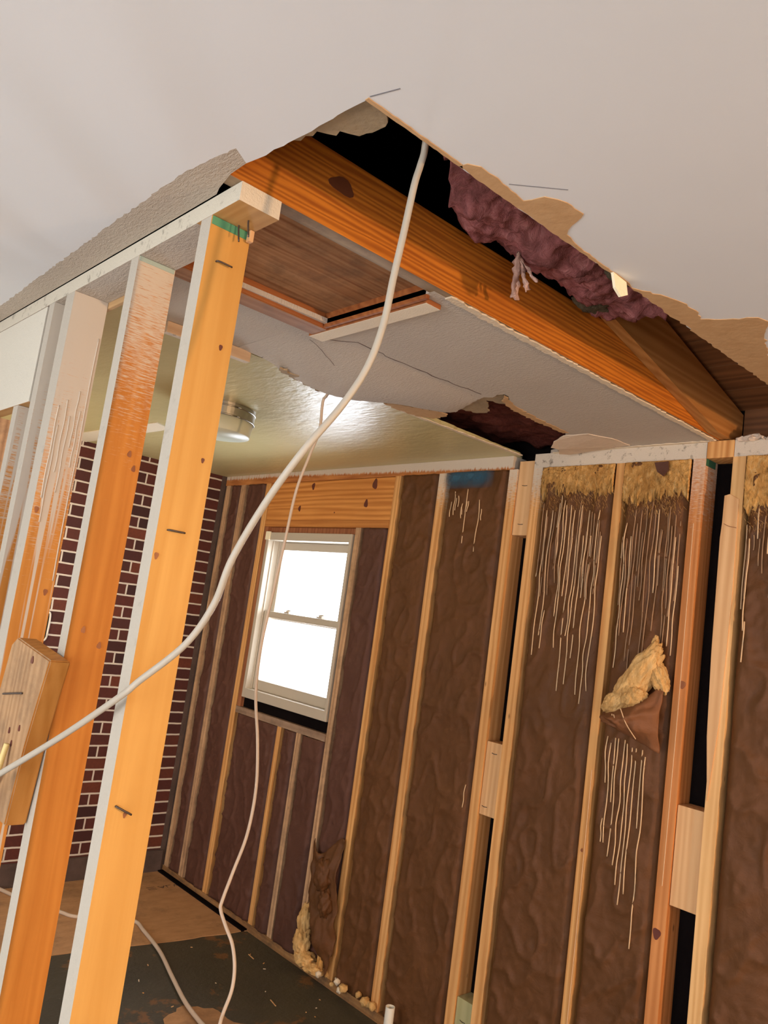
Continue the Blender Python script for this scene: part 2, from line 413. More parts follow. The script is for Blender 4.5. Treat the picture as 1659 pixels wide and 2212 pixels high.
def nail(parent, p, d, bend, L=0.05, r=0.0019):
    """nail driven through a board: sticks out of point p along d, then bends"""
    bm = bmesh.new(); p = Vector(p); d = Vector(d).normalized(); b = Vector(bend).normalized()
    pts = [p - d * 0.004, p + d * L * 0.12, p + d * L * 0.22 + b * L * 0.25, p + d * L * 0.26 + b * L * 0.9]
    tube(bm, pts, r, 6, sub=4)
    return link('nail', bm, STEEL, parent, smooth=True, origin=tuple(p))
def knot(parent, c, r, axis, mat=None, el=1.6, along='z'):
    """a knot: slightly raised irregular disc"""
    bm = bmesh.new(); vs = []
    for k in range(18):
        a = 2 * math.pi * k / 18; rr = r * (1 + 0.15 * math.sin(3 * a + c[0] * 9))
        u = math.cos(a) * rr; v = math.sin(a) * rr * el
        if axis == 'x': co = (c[0], c[1] + (u if along == 'z' else v), c[2] + (v if along == 'z' else u))
        else: co = (c[0] + u, c[1], c[2] + v)
        vs.append(bm.verts.new(co))
    f = bm.faces.new(vs)
    r_ = bmesh.ops.extrude_face_region(bm, geom=[f])
    for g in r_['geom']:
        if isinstance(g, bmesh.types.BMVert):
            g.co += Vector((-0.004, 0, 0)) if axis == 'x' else Vector((0, 0.004, 0))
    bmesh.ops.recalc_face_normals(bm, faces=bm.faces)
    return link('knot', bm, mat or W_KNOT, parent, origin=c)

Hc = 2.44
# ------------------------------------------------------------------ the setting
# floor
bm = bmesh.new(); box(bm, -4.6, 3.1, -2.0, 0.11, -0.05, 0.0); floor1 = link('floor', bm, TAR); tag(floor1, 'dark tar paper covered subfloor', kind='structure')
bm = bmesh.new(); sheet(bm, ragged([(-4.6, -1.96, 0.0003), (-3.62, -1.96, 0.0003), (-3.66, -0.97, 0.0003), (-3.60, -0.5, 0.0003), (-3.55, 0.11, 0.0003), (-4.6, 0.11, 0.0003)], 0.008, 0.05, keep=(0, 4, 5), seed=4), 0.004)
f2 = link('floor', bm, OSB); tag(f2, 'brown subfloor boards by the brick wall', kind='structure')
bm = bmesh.new(); box(bm, -4.6, 3.1, -5.7, -1.96, -0.05, 0.0); f3 = link('floor', bm, FLOOR_LR); tag(f3, kind='structure')
# exterior stud wall: sheathing with the window opening
WX0, WX1, WZ0, WZ1 = -3.945, -3.165, 1.135, 2.085
bm = bmesh.new(); ys, ye = 0.092, 0.13
box(bm, -4.7, WX0, ys, ye, -0.05, 2.60); box(bm, WX1, 3.1, ys, ye, -0.05, 2.60)
box(bm, WX0, WX1, ys, ye, -0.05, WZ0); box(bm, WX0, WX1, ys, ye, WZ1, 2.60)
tag(link('wall_back', bm, SHEATH), kind='structure')
# brick wall on the left
bm = bmesh.new(); box(bm, -4.72, -4.52, -5.7, -0.03, 0.12, 2.60)
wl = tag(link('wall_left', bm, BRICK), kind='structure')
bm = bmesh.new(); box(bm, -4.72, -4.50, -1.9, -0.02, 0.0, 0.125, 0.006, cuts=20, wob=0.012)
tag(link('baseboard_left', bm, BRICK_BASE), kind='structure')
bm = bmesh.new(); box(bm, -4.72, -4.515, -0.03, 0.10, 0.0, 2.60, cuts=30, wob=0.006)
tag(link('trim_1', bm, BRICK_BASE), kind='structure')
bm = bmesh.new(); box(bm, 3.1, 3.2, -5.7, 0.13, -0.05, 2.6); tag(link('wall_right', bm, DRYWALL), kind='structure')
bm = bmesh.new(); box(bm, -4.72, 3.2, -5.8, -5.7, -0.05, 2.6); tag(link('wall_front', bm, DRYWALL), kind='structure')
# roof cover over the attic
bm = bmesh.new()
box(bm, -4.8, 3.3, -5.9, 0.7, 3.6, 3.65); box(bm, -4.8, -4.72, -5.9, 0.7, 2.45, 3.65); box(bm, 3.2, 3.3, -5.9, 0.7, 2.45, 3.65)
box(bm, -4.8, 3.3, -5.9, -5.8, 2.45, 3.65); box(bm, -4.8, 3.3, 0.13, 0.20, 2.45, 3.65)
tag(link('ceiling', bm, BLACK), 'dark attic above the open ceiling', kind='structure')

# living room ceiling, smooth and white
TH = 0.013
right_edge = [(-0.905, 0.0, Hc), (-0.905, -0.55, Hc), (-0.905, -1.2, Hc), (-0.907, -1.6, Hc), (-0.905, -1.935, Hc)]
near_edge = [(-0.902, -1.952, Hc), (-1.078, -1.958, Hc), (-1.18, -1.963, Hc), (-1.215, -1.968, Hc)]
strip_out = [(-1.19, -2.005, Hc), (-1.34, -2.022, Hc), (-1.66, -2.016, Hc), (-2.57, -1.99, Hc), (-4.72, -1.98, Hc)]
pts = [(3.2, 0.0, Hc)] + ragged(right_edge, 0.003, 0.02, closed=False, seed=3) + ragged(near_edge, 0.002, 0.02, closed=False, seed=5) + ragged(strip_out[:-1], 0.0025, 0.012, closed=False, seed=6) + [strip_out[-1], (-4.72, -5.8, Hc), (3.2, -5.8, Hc)]
bm = bmesh.new(); sheet(bm, pts, TH); ceil = tag(link('ceiling', bm, C_WHITE), 'smooth white living room ceiling', kind='structure')
# textured ceiling strip outside the partition plate
pts = ragged(strip_out[:-1], 0.0025, 0.012, closed=False, seed=6) + [strip_out[-1], (-4.72, -1.943, Hc), (-1.36, -1.943, Hc), (-1.335, -1.952, Hc), (-1.27, -1.966, Hc), (-1.215, -1.968, Hc)]
bm = bmesh.new(); sheet(bm, pts, TH); tag(link('ceiling', bm, C_POPR), 'rough textured ceiling strip along the partition', kind='structure')
# textured ceiling between joist and sagging edge
xj = -1.297
pts = [(xj, -1.40, Hc), (-1.70, -1.40, Hc), (-1.715, -1.85, Hc), (-4.72, -1.85, Hc), (-4.72, -1.80, Hc), (-2.135, -1.80, Hc), (-2.137, -1.414, Hc), (-1.80, -1.414, Hc), (-1.765, -1.13, Hc), (-1.76, -0.86, Hc)]
pts += ragged([(-1.76, -0.86, Hc), (-1.76, -0.70, Hc), (-1.649, -0.708, Hc), (-1.704, -0.577, Hc), (-1.723, -0.437, Hc), (-1.729, -0.247, Hc), (-1.80, -0.16, Hc), (-1.86, -0.10, Hc), (-1.93, -0.02, Hc)], 0.008, 0.02, closed=False, seed=11)[1:]
pts += [(-1.98, 0.0, Hc), (xj, 0.0, Hc)]
bm = bmesh.new(); sheet(bm, pts, TH); cpop = tag(link('ceiling', bm, C_POP), 'textured greige ceiling beside the long joist', kind='structure')
# sagging textured board
outer = [(-2.137, -1.414, 2.44), (-2.119, -1.331, 2.432), (-2.139, -1.176, 2.41), (-2.129, -1.064, 2.395), (-2.119, -0.971, 2.40), (-2.086, -0.896, 2.41), (-2.027, -0.798, 2.42), (-1.975, -0.642, 2.43), (-1.938, -0.623, 2.435), (-1.85, -0.66, 2.437), (-1.76, -0.70, 2.44)]
inner = [(-1.80, -1.414, 2.44), (-1.79, -1.33, 2.44), (-1.77, -1.2, 2.44), (-1.765, -1.13, 2.44), (-1.763, -1.0, 2.44), (-1.762, -0.93, 2.44), (-1.76, -0.88, 2.44), (-1.76, -0.82, 2.44), (-1.76, -0.78, 2.44), (-1.76, -0.74, 2.44), (-1.76, -0.70, 2.44)]
bm = bmesh.new(); rnd = random.Random(2); NU = 10; K = 6; grid = []
for i in range((len(outer) - 1) * K + 1):
    a, t = divmod(i, K); t /= K
    o_ = Vector(outer[a]) if t == 0 else Vector(outer[a]).lerp(Vector(outer[a + 1]), t)
    n_ = Vector(inner[a]) if t == 0 else Vector(inner[a]).lerp(Vector(inner[a + 1]), t)
    o_ = o_ + Vector((rnd.uniform(-.006, .006), rnd.uniform(-.003, .003), 0))
    row = []
    for j in range(NU + 1):
        s_ = j / NU; p = n_.lerp(o_, s_); p.z -= 0.012 * math.sin(math.pi * s_) * math.sin(math.pi * i / ((len(outer) - 1) * K)); row.append(bm.verts.new(p))
    grid.append(row)
for a, b in zip(grid, grid[1:]):
    for j in range(NU):
        if (a[j].co - b[j].co).length > 1e-6 or (a[j + 1].co - b[j + 1].co).length > 1e-6: bm.faces.new((a[j], a[j + 1], b[j + 1], b[j]))
bmesh.ops.remove_doubles(bm, verts=bm.verts, dist=1e-5)
r_ = bmesh.ops.extrude_face_region(bm, geom=list(bm.faces))
for g in r_['geom']:
    if isinstance(g, bmesh.types.BMVert): g.co.z += TH
bmesh.ops.recalc_face_normals(bm, faces=bm.faces)
tag(link('ceiling', bm, C_POP), 'sagging broken board of the textured ceiling', kind='structure')
# glossy olive ceiling over the far room
pts = [(-4.72, -1.80, Hc), (-4.72, 0.05, Hc), (-2.165, 0.05, Hc)] + ragged([(-2.14, 0.0, Hc), (-2.14, -0.2, Hc), (-2.13, -0.37, Hc), (-2.115, -0.57, Hc), (-2.13, -0.80, Hc), (-2.15, -1.0, Hc), (-2.145, -1.414, Hc)], 0.004, 0.02, closed=False, seed=13) + [(-2.14, -1.80, Hc)]
bm = bmesh.new(); sheet(bm, pts, TH); coli = tag(link('ceiling', bm, C_OLIVE), 'glossy olive ceiling of the far room', kind='structure')
# pale unpainted band on it
bm = bmesh.new(); sheet(bm, [(-4.52, -1.075, Hc - .004), (-3.50, -1.00, Hc - .004), (-3.55, -0.90, Hc - .004), (-4.52, -0.93, Hc - .004)], 0.0038)
link('plaster_patch', bm, C_PALE, coli)
# torn face paper on the white ceiling
def torn(pts, parent, mat=TORN, z=Hc - 0.0016, th=0.0015, amp=0.004, seed=1, step=0.012, name='torn_paper'):
    bm = bmesh.new(); sheet(bm, ragged([(x, y, z) for x, y in pts], amp, step, seed=seed), th)
    return link(name, bm, mat, parent)
torn([(-0.906, -1.955), (-0.898, -1.955), (-0.899, -1.745), (-0.906, -1.735)], ceil, amp=0.001, seed=1)
torn([(-0.906, -1.745), (-0.890, -1.742), (-0.877, -1.722), (-0.876, -1.69), (-0.884, -1.60), (-0.845, -1.59), (-0.824, -1.553), (-0.822, -1.505), (-0.862, -1.483), (-0.889, -1.46), (-0.897, -1.40), (-0.899, -1.22), (-0.906, -1.20)], ceil, amp=0.002, seed=2)
torn([(-0.906, -1.20), (-0.866, -1.127), (-0.852, -1.085), (-0.847, -1.034), (-0.860, -0.985), (-0.80, -0.955), (-0.752, -0.937), (-0.742, -0.905), (-0.764, -0.868), (-0.80, -0.78), (-0.85, -0.62), (-0.89, -0.52), (-0.906, -0.45)], ceil, amp=0.004, seed=3)
# rough old board under the near corner of the hole
torn([(-0.93, -1.955), (-0.918, -1.93), (-0.925, -1.895), (-0.945, -1.88), (-0.975, -1.882), (-1.01, -1.905), (-1.04, -1.925), (-1.075, -1.943), (-1.11, -1.955), (-1.09, -1.965)], ceil, TORN_D, 2.452, 0.006, 0.010, 7)
# hanging chip of gypsum
bm = bmesh.new(); vs = [bm.verts.new(p) for p in [(-0.903, -1.285, 2.438), (-0.903, -1.235, 2.436), (-0.901, -1.228, 2.41), (-0.902, -1.25, 2.398), (-0.903, -1.272, 2.41)]]
f = bm.faces.new(vs); r_ = bmesh.ops.extrude_face_region(bm, geom=[f])
for g in r_['geom']:
    if isinstance(g, bmesh.types.BMVert): g.co.x += 0.006
bmesh.ops.recalc_face_normals(bm, faces=bm.faces); link('gypsum_chip', bm, CHIP, ceil)
# pencil marks beside the hole
MARK = plain('pencil_mark', (0.22, 0.22, 0.24), 0.8)
for a, b in (((-0.895, -1.955), (-0.845, -1.94)), ((-0.872, -1.655), (-0.80, -1.585))):
    bm = bmesh.new(); d = Vector((b[0] - a[0], b[1] - a[1], 0)).normalized(); n_ = Vector((-d.y, d.x, 0)) * 0.0011
    sheet(bm, [Vector((a[0], a[1], Hc - .0006)) - n_, Vector((b[0], b[1], Hc - .0006)) - n_, Vector((b[0], b[1], Hc - .0006)) + n_, Vector((a[0], a[1], Hc - .0006)) + n_], 0.0005)
    link('pencil_mark', bm, MARK, ceil)
# torn paper around the second hole
torn([(-2.128, -0.80), (-2.07, -0.74), (-2.005, -0.65), (-2.00, -0.60), (-2.06, -0.575), (-2.10, -0.585), (-2.135, -0.63), (-2.14, -0.74)], coli, TORN, 2.437, 0.004, 0.008, 8)
torn([(-2.10, -1.27), (-2.12, -1.26), (-2.15, -1.18), (-2.165, -1.10), (-2.185, -1.05), (-2.15, -1.03), (-2.12, -1.06), (-2.11, -1.17)], cpop, TORN_D, 2.412, 0.006, 0.010, 9)
torn([(-1.925, -0.62), (-1.79, -0.70), (-1.66, -0.715), (-1.69, -0.60), (-1.73, -0.60), (-1.765, -0.665), (-1.80, -0.61), (-1.86, -0.545), (-1.90, -0.555)], cpop, TORN_D, 2.446, 0.006, 0.008, 10)
torn([(-1.655, -0.70), (-1.70, -0.575), (-1.715, -0.44), (-1.72, -0.25), (-1.745, -0.25), (-1.745, -0.44), (-1.735, -0.57), (-1.70, -0.66)], cpop, TORN, 2.4385, 0.003, 0.006, 12)
torn([(-2.142, 0.0), (-2.145, -0.75), (-2.128, -0.75), (-2.124, 0.0)], coli, GYPS, 2.4375, 0.004, 0.003, 14)
# curled flap at the end of the second hole
bm = bmesh.new()
sheet(bm, ragged([(-1.76, -.225, 2.436), (-1.66, -.215, 2.4375), (-1.61, -.13, 2.4375), (-1.60, -.03, 2.4375), (-1.74, -.02, 2.432), (-1.86, -.03, 2.418), (-1.885, -.07, 2.412), (-1.85, -.12, 2.416), (-1.86, -.16, 2.414), (-1.82, -.20, 2.424)], 0.003, 0.02, seed=41), 0.003)
link('torn_paper', bm, plain('torn_paper_cream', (0.62, 0.50, 0.38), 0.85, 0.4, 60, var=0.2), cpop)
# pale broken drywall edge beside the joist
torn([(-1.300, -1.36), (-1.279, -1.36), (-1.280, -0.9), (-1.281, -0.01), (-1.300, -0.01)], cpop, GYPS, 2.4365, 0.005, 0.0035, 15)
# cracks of the textured ceiling
CRK = plain('crack_dark', (0.10, 0.06, 0.05), 0.9)
def crack(pts, w_=0.0022, seed=1, parent=None):
    P = ragged([(x, y, z) for x, y, z in pts], 0.006, 0.03, closed=False, seed=seed); rnd = random.Random(seed)
    up = []; dn = []
    for i, p in enumerate(P):
        d = (P[min(i + 1, len(P) - 1)] - P[max(i - 1, 0)]).normalized(); n_ = Vector((-d.y, d.x, 0)) * w_ * rnd.uniform(.3, 1)
        up.append(p + n_); dn.append(p - n_)
    bm = bmesh.new(); sheet(bm, up + dn[::-1], 0.0006); return link('crack', bm, CRK, parent)
crack([(-1.81, -1.33, 2.4392), (-1.775, -1.29, 2.4392), (-1.735, -1.26, 2.4392), (-1.745, -1.1, 2.4392), (-1.735, -0.86, 2.4392), (-1.72, -0.74, 2.4392)], 0.0022, 3, cpop)
crack([(-1.84, -1.35, 2.434), (-1.89, -1.25, 2.426), (-1.95, -1.13, 2.416), (-2.04, -1.05, 2.404), (-2.10, -1.0, 2.397)], 0.0012, 4, cpop)
crack([(-2.12, -1.33, 2.4315), (-2.03, -1.34, 2.4335), (-1.98, -1.31, 2.430)], 0.0014, 5, cpop)

# ------------------------------------------------------------------ attic: joists, rafter, roof boards, insulation
def joist(x0, x1, y0, y1, z0, z1, label):
    o = lumber('ceiling_joist', (x0, x1, y0, y1, z0, z1), W_JOIST, bev=0.002, sides={'-z': W_JOIST_U})
    return tag(o, label, 'joist')
j1 = joist(-1.313, -1.275, -3.2, 0.085, 2.4405, 2.602, 'long orange wooden joist running across the open ceiling hole to the stud wall')
knot(j1, (-1.2735, -1.716, 2.540), 0.017, 'x', W_KNOTJ, 1.9, 'y')
joist(-0.904, -0.866, -3.2, 0.085, 2.4545, 2.615, 'wooden joist hidden behind the white ceiling along the right edge of the hole')['label'] = 'wooden joist just above the white ceiling at the right edge of the hole'
# rafter
bm = bmesh.new()
prof = [(-2.6, 3.06), (-0.76, 2.60), (-0.09, 2.443), (0.085, 2.443), (0.085, 2.55), (-0.70, 2.745), (-2.6, 3.22)]
vs = [bm.verts.new((-1.2735, y, z)) for y, z in prof]; f = bm.faces.new(vs); r_ = bmesh.ops.extrude_face_region(bm, geom=[f])
for g in r_['geom']:
    if isinstance(g, bmesh.types.BMVert): g.co.x += 0.036
bmesh.ops.recalc_face_normals(bm, faces=bm.faces)
tag(link('rafter', bm, W_RAFT, origin=(-1.25, -0.5, 2.45)), 'sloping brown rafter coming down onto the wall beside the end of the orange joist', 'rafter')
# roof boards between the rafters
for k in range(9):
    y1 = 0.10 - k * 0.145; y0 = y1 - 0.14; zz = lambda y: 2.57 - 0.247 * (y - 0.085)
    bm = bmesh.new(); vs = [bm.verts.new(p) for p in [(-1.27, y0, zz(y0)), (-0.87, y0, zz(y0)), (-0.87, y1, zz(y1)), (-1.27, y1, zz(y1))]]
    f = bm.faces.new(vs); r_ = bmesh.ops.extrude_face_region(bm, geom=[f])
    for g in r_['geom']:
        if isinstance(g, bmesh.types.BMVert): g.co.z += 0.018
    bmesh.ops.recalc_face_normals(bm, faces=bm.faces)
    tag(link('roof_board', bm, W_DECK, origin=(-1.07, (y0 + y1) / 2, zz(y0))), 'dark brown roof board seen up through the ceiling hole beside the sloping rafter', 'board', 'dark roof boards above the ceiling hole')
tag(lumber('roof_blocking', (-1.236, -0.88, 0.088, 0.110, 2.40, 2.575), W_DECK), 'dark board closing the eave behind the wall plate beside the rafter', 'board')
def lumpy(name, nx, ny, fn, mat, parent=None, thick=(0, 0, 0.02), origin=None, smooth=True):
    bm = bmesh.new(); g = [[bm.verts.new(fn(i / nx, j / ny)) for j in range(ny + 1)] for i in range(nx + 1)]
    for a, b in zip(g, g[1:]):
        for j in range(ny): bm.faces.new((a[j], a[j + 1], b[j + 1], b[j]))
    r_ = bmesh.ops.extrude_face_region(bm, geom=list(bm.faces))
    for q in r_['geom']:
        if isinstance(q, bmesh.types.BMVert): q.co += Vector(thick)
    bmesh.ops.recalc_face_normals(bm, faces=bm.faces)
    return link(name, bm, mat, parent, smooth=smooth, origin=origin)
def fb(x, y, z=0, o=4):
    v = Vector((x, y, z)); s = 0; a = 1
    for _ in range(o): s += a * noise.noise(v); v *= 2.1; a *= 0.5
    return s
# pink batt lying over the ceiling between the two joists
pb = empty('pink_insulation', (-1.08, -1.3, 2.55))
tag(pb, 'dirty pink fiberglass insulation bulging in the ceiling hole above the joist', 'insulation')
def f_pink(a, b):
    # a along y, b along x
    x = -1.232 + 0.322 * b; y0 = -1.42 - 0.40 * b + 0.02 * fb(b * 9, 3.3); y1 = -0.80 - 0.10 * b + 0.03 * fb(b * 7, 8.3)
    y = y0 + (y1 - y0) * a
    z = 2.588 - 0.055 * math.sin(math.pi * min(1, b * 1.15)) + 0.035 * fb(x * 9, y * 9, 1) + 0.010 * fb(x * 40, y * 40, 2)
    z += 0.015 * max(0, 0.1 - a) * 10
    return (x, y, max(z, 2.505))
lumpy('batt', 90, 50, f_pink, F_PINK, pb, (0, 0, 0.05), (-1.08, -1.3, 2.55))
def blob(name, c, r, mat, parent, seed, sub=4, amp=0.35, fq=2.0, hf=0.06):
    bm = bmesh.new(); bmesh.ops.create_icosphere(bm, subdivisions=sub, radius=1.0)
    for v in bm.verts:
        n_ = v.co.normalized(); k = 1 + amp * fb(n_.x * fq + seed, n_.y * fq, n_.z * fq, 3) + hf * fb(n_.x * 8 + seed, n_.y * 8, n_.z * 8)
        v.co = Vector((n_.x * r[0] * k, n_.y * r[1] * k, n_.z * r[2] * k)) + Vector(c)
    return link(name, bm, mat, parent, smooth=True, origin=c)
blob('mould_spot', (-1.00, -1.62, 2.562), (0.030, 0.050, 0.026), F_GREY, pb, 3)
blob('mould_spot', (-1.22, -0.90, 2.590), (0.035, 0.07, 0.025), F_GREY, pb, 5)
blob('mould_spot', (-0.98, -1.12, 2.525), (0.03, 0.08, 0.022), F_GREY, pb, 6)
bm = bmesh.new()
F_PINKL = fiber('fiberglass_pale_pink', (0.33, 0.17, 0.13), (0.60, 0.38, 0.30), (0.72, 0.52, 0.44), 0.6)
for k, (dx, dy, dz) in enumerate([(0, 0, -.11), (.02, .02, -.095), (-.02, .04, -.10), (0.0, .05, -.075), (0.03, .03, -.07)]):
    p = Vector((-1.17, -1.27, 2.56))
    tube(bm, [p, p + Vector((dx * .4, dy * .4, dz * .4)), p + Vector((dx, dy * .7, dz * .75)), p + Vector((dx * 1.1, dy, dz))], 0.0062 - 0.0007 * k, 7, sub=5)
for v in bm.verts: v.co += Vector((fb(v.co.x * 60, v.co.y * 60, v.co.z * 60), fb(v.co.y * 60, v.co.z * 60, 5), 0)) * 0.009
link('hanging_tuft', bm, F_PINKL, pb, smooth=True, origin=(-1.17, -1.27, 2.5))
# dark red batt above the second hole
rb = empty('red_insulation', (-1.9, -0.4, 2.48)); tag(rb, 'dark red insulation batt seen through the torn hole in the textured ceiling', 'insulation')
def f_red(a, b):
    x = -2.35 + 0.85 * b; y = -1.0 + 1.06 * a
    z = 2.50 + 0.022 * fb(x * 5, y * 9, 4) + 0.012 * fb(x * 16, y * 16, 5) + 0.04 * abs(x + 1.9)
    return (x, y, z)
lumpy('batt', 60, 60, f_red, F_RED, rb, (0, 0, 0.06), (-1.9, -0.4, 2.48))

# attic access hatch
ht = empty('attic_hatch', (-1.52, -1.6, 2.44)); tag(ht, 'recessed brown plywood attic hatch with wooden trim beside the long joist', 'hatch')
def lb(name, b, mat, parent, **k): return lumber(name, b, mat, parent, **k)
lb('hatch_panel', (-1.80, -1.32, -1.90, -1.30, 2.470, 2.482), W_HATCH, ht)
lb('hatch_trim', (-1.785, -1.715, -1.848, -1.335, 2.428, 2.4395), W_TRIM, ht, sides={'-z': wood('hatch_trim_sprayed', (0.26, 0.10, 0.035), (0.45, 0.24, 0.12), 'y', rings=0.2, knots=False, dirt=0.3)})
lb('hatch_trim', (-1.80, -1.335, -1.385, -1.335, 2.426, 2.4395), W_TRIM, ht, sides={'-z': PAINT_END, '+y': PAINT_END})
lb('hatch_jamb', (-1.722, -1.712, -1.848, -1.40, 2.43, 2.471), W_TRIM, ht)
lb('hatch_jamb', (-1.722, -1.322, -1.400, -1.388, 2.43, 2.471), W_TRIM, ht)

# ------------------------------------------------------------------ partition on the left
PX = -1.271
plate = lumber('top_plate', (-4.51, PX, -1.94, -1.851, 2.402, 2.4395), W_UNDER, bev=0.003, cuts=60, wob=0.0015, sides={'-y': PAINT_P, '+x': PAINT_END, '+z': PAINT_P})
plate.data.materials.append(C_POPR); _pi = len(plate.data.materials) - 1
for p_ in plate.data.polygons:
    if p_.normal.z < -0.7 and p_.center.x + plate.location.x < -1.43: p_.material_index = _pi
tag(plate, 'white oversprayed top plate of the near partition with its cut end under the joist', 'top plate')
for x in (-1.325, -1.36):
    nail(plate, (x, -1.885, 2.402), (0, 0, -1), (0.2, 0.1, -1), 0.03)
bm = bmesh.new(); box(bm, -1.365, -1.352, -1.862, -1.852, 2.378, 2.4015, 0.002); link('wood_splinter', bm, W_BLOCK, plate, origin=(-1.358, -1.857, 2.39))
def pstud(x0, x1, z0, z1, side, label, front=PAINT_P1, green=True, gc=GREEN):
    o = lumber('wall_stud', (x0, x1, -1.94, -1.851, z0, z1), side, bev=0.003, cuts=24, wob=0.002, sides={'-y': front})
    tag(o, label, 'wall stud')
    return o
s1 = pstud(-1.410, -1.369, 0.038, 2.4015, W_P1, 'golden pine stud at the near partition end, carrying the cut plate end')
bm = bmesh.new(); box(bm, -1.3695, -1.3675, -1.938, -1.853, 2.385, 2.4012, cuts=8, wob=0.004); link('green_edge', bm, GREEN, s1, origin=(-1.368, -1.89, 2.395))
for p, b in (((-1.368, -1.915, 2.316), (0, 0.9, -0.05)), ((-1.368, -1.918, 1.787), (0, 1, -0.02)), ((-1.368, -1.925, 1.291), (0, 0.9, -0.45))):
    nail(s1, p, (1, 0, 0), b, 0.034)
knot(s1, (-1.3675, -1.875, 2.155), 0.0035, 'x'); knot(s1, (-1.3675, -1.932, 1.737), 0.004, 'x', W_RED); knot(s1, (-1.3675, -1.906, 1.275), 0.003, 'x', W_RED); knot(s1, (-1.3675, -1.872, 1.93), 0.003, 'x')
s2 = pstud(-1.728, -1.688, 0.038, 2.4015, W_P2, 'orange pine stud second from the near partition end, paint-sprayed at its top')
bm = bmesh.new(); box(bm, -1.6885, -1.6865, -1.938, -1.853, 2.391, 2.4012, cuts=8, wob=0.003); link('green_edge', bm, plain('faded_green_edge', (0.42, 0.50, 0.42), 0.8, var=0.2), s2, origin=(-1.687, -1.89, 2.395))
for y, z in ((-1.88, 1.96), (-1.91, 1.57), (-1.87, 1.54), (-1.865, 1.93)): knot(s2, (-1.6865, y, z), 0.0045, 'x', W_RED)
s3 = pstud(-2.120, -2.062, 0.038, 2.4015, W_P3, 'dripped orange stud third from the near partition end', PAINT_P1)
for y, z in ((-1.87, 1.63), (-1.93, 1.83), (-1.86, 1.50)): knot(s3, (-2.0605, y, z), 0.005, 'x', W_RED)
PDRIP = plain('partition_drip', (0.62, 0.56, 0.47), 0.6)
for y, zt, zb in ((-1.925, 2.10, 1.86), (-1.918, 2.05, 1.80), (-1.905, 2.12, 1.93), (-1.893, 2.08, 1.88), (-1.880, 2.15, 2.00), (-1.870, 2.10, 1.95), (-1.858, 2.3, 1.66)):
    bm = bmesh.new(); tube(bm, [(-2.0612, y + 0.0009 * math.sin(k * 1.9 + y * 90), zt + (zb - zt) * k / 6) for k in range(7)], 0.0024, 6, ry=0.0013, sub=4)
    link('paint_drip', bm, PDRIP, s3, smooth=True, origin=(-2.061, y, zt))
s4 = pstud(-2.245, -2.205, 0.038, 2.4015, W_P3, 'dripped stud fourth from the near partition end, beside the white header')
s5 = pstud(-2.385, -2.345, 0.038, 2.127, W_P3, 'short stud under the end of the white header board')
s6 = pstud(-2.665, -2.625, 0.038, 2.127, W_STUD_OLD, 'brown weathered stud far left under the white header', front=W_STUD_OLD)
hd = lumber('header_beam', (-4.4, -2.262, -1.94, -1.902, 2.128, 2.4015), W_UNDER, bev=0.003, sides={'-y': painted('header_overspray', (0.64, 0.61, 0.52), amt=0.3, lo=0.64), '+x': PAINT_P1})
tag(hd, 'white oversprayed header board above the opening at far left', 'header')
for x in (-2.92,): pass
# bottom plate of the partition
pl = lumber('bottom_plate', (-4.4, -1.33, -1.94, -1.851, 0.0, 0.038), W_PLATE_DIRTY); tag(pl, 'dirty bottom plate under the near partition studs', 'bottom plate')
# leaning scrap 2x4 nailed to the partition
bm = bmesh.new()
F = [(-1.882, 1.520), (-1.860, 1.532), (-1.640, 1.506), (-1.664, 1.429), (-1.690, 1.330), (-1.726, 1.150), (-1.930, 1.150), (-1.907, 1.407)]
F = [(-1.882, 1.518), (-1.845, 1.530), (-1.636, 1.507), (-1.6, 1.50)]
F = [(-1.880, 1.512), (-1.852, 1.530), (-1.640, 1.507), (-1.664, 1.425), (-1.690, 1.325), (-1.716, 1.165), (-1.900, 1.165), (-1.902, 1.41)]
# true board: 2x6 scrap, 38 mm thick, nailed flat over the stud edges
vs = [bm.verts.new((x, -1.985, z)) for x, z in F]; f = bm.faces.new(vs); r_ = bmesh.ops.extrude_face_region(bm, geom=[f])
for g in r_['geom']:
    if isinstance(g, bmesh.types.BMVert): g.co.y += 0.043
bmesh.ops.recalc_face_normals(bm, faces=bm.faces)
bmesh.ops.bevel(bm, geom=list(bm.edges), offset=0.003, segments=2, affect='EDGES')
bm.normal_update()
for f in bm.faces: f.material_index = 0 if f.normal.y < -0.7 else 1
blk = link('scrap_board', bm, [W_BLK_FACE, W_BLK_SIDE], origin=(-1.78, -1.96, 1.3))
tag(blk, 'short brown scrap board nailed flat over the orange studs at left edge', 'board')
bm = bmesh.new(); tube(bm, [(-1.865, -1.988, 1.405), (-1.83, -1.9885, 1.411), (-1.79, -1.9885, 1.418), (-1.752, -1.988, 1.424)], 0.0022, 6); link('nail', bm, STEEL, blk, smooth=True, origin=(-1.8, -1.988, 1.41))
knot(blk, (-1.735, -1.9865, 1.495), 0.007, 'y', W_KNOT, 1.1)
for x, z in ((-1.735, 1.355), (-1.79, 1.34), (-1.765, 1.318)): knot(blk, (x, -1.9865, z), 0.0042, 'y', W_KNOT, 1.5)
bm = bmesh.new(); tube(bm, [(-1.765, -1.9935, 1.318), (-1.766, -1.996, 1.30), (-1.765, -2.0, 1.27), (-1.78, -2.0, 1.245), (-1.80, -2.0, 1.225), (-1.84, -2.01, 1.19)], 0.006, 10)
tag(link('short_cable', bm, CABLE_Y, smooth=True, origin=(-1.77, -1.99, 1.27)), 'short yellow cable poking out of the scrap board', 'cable')

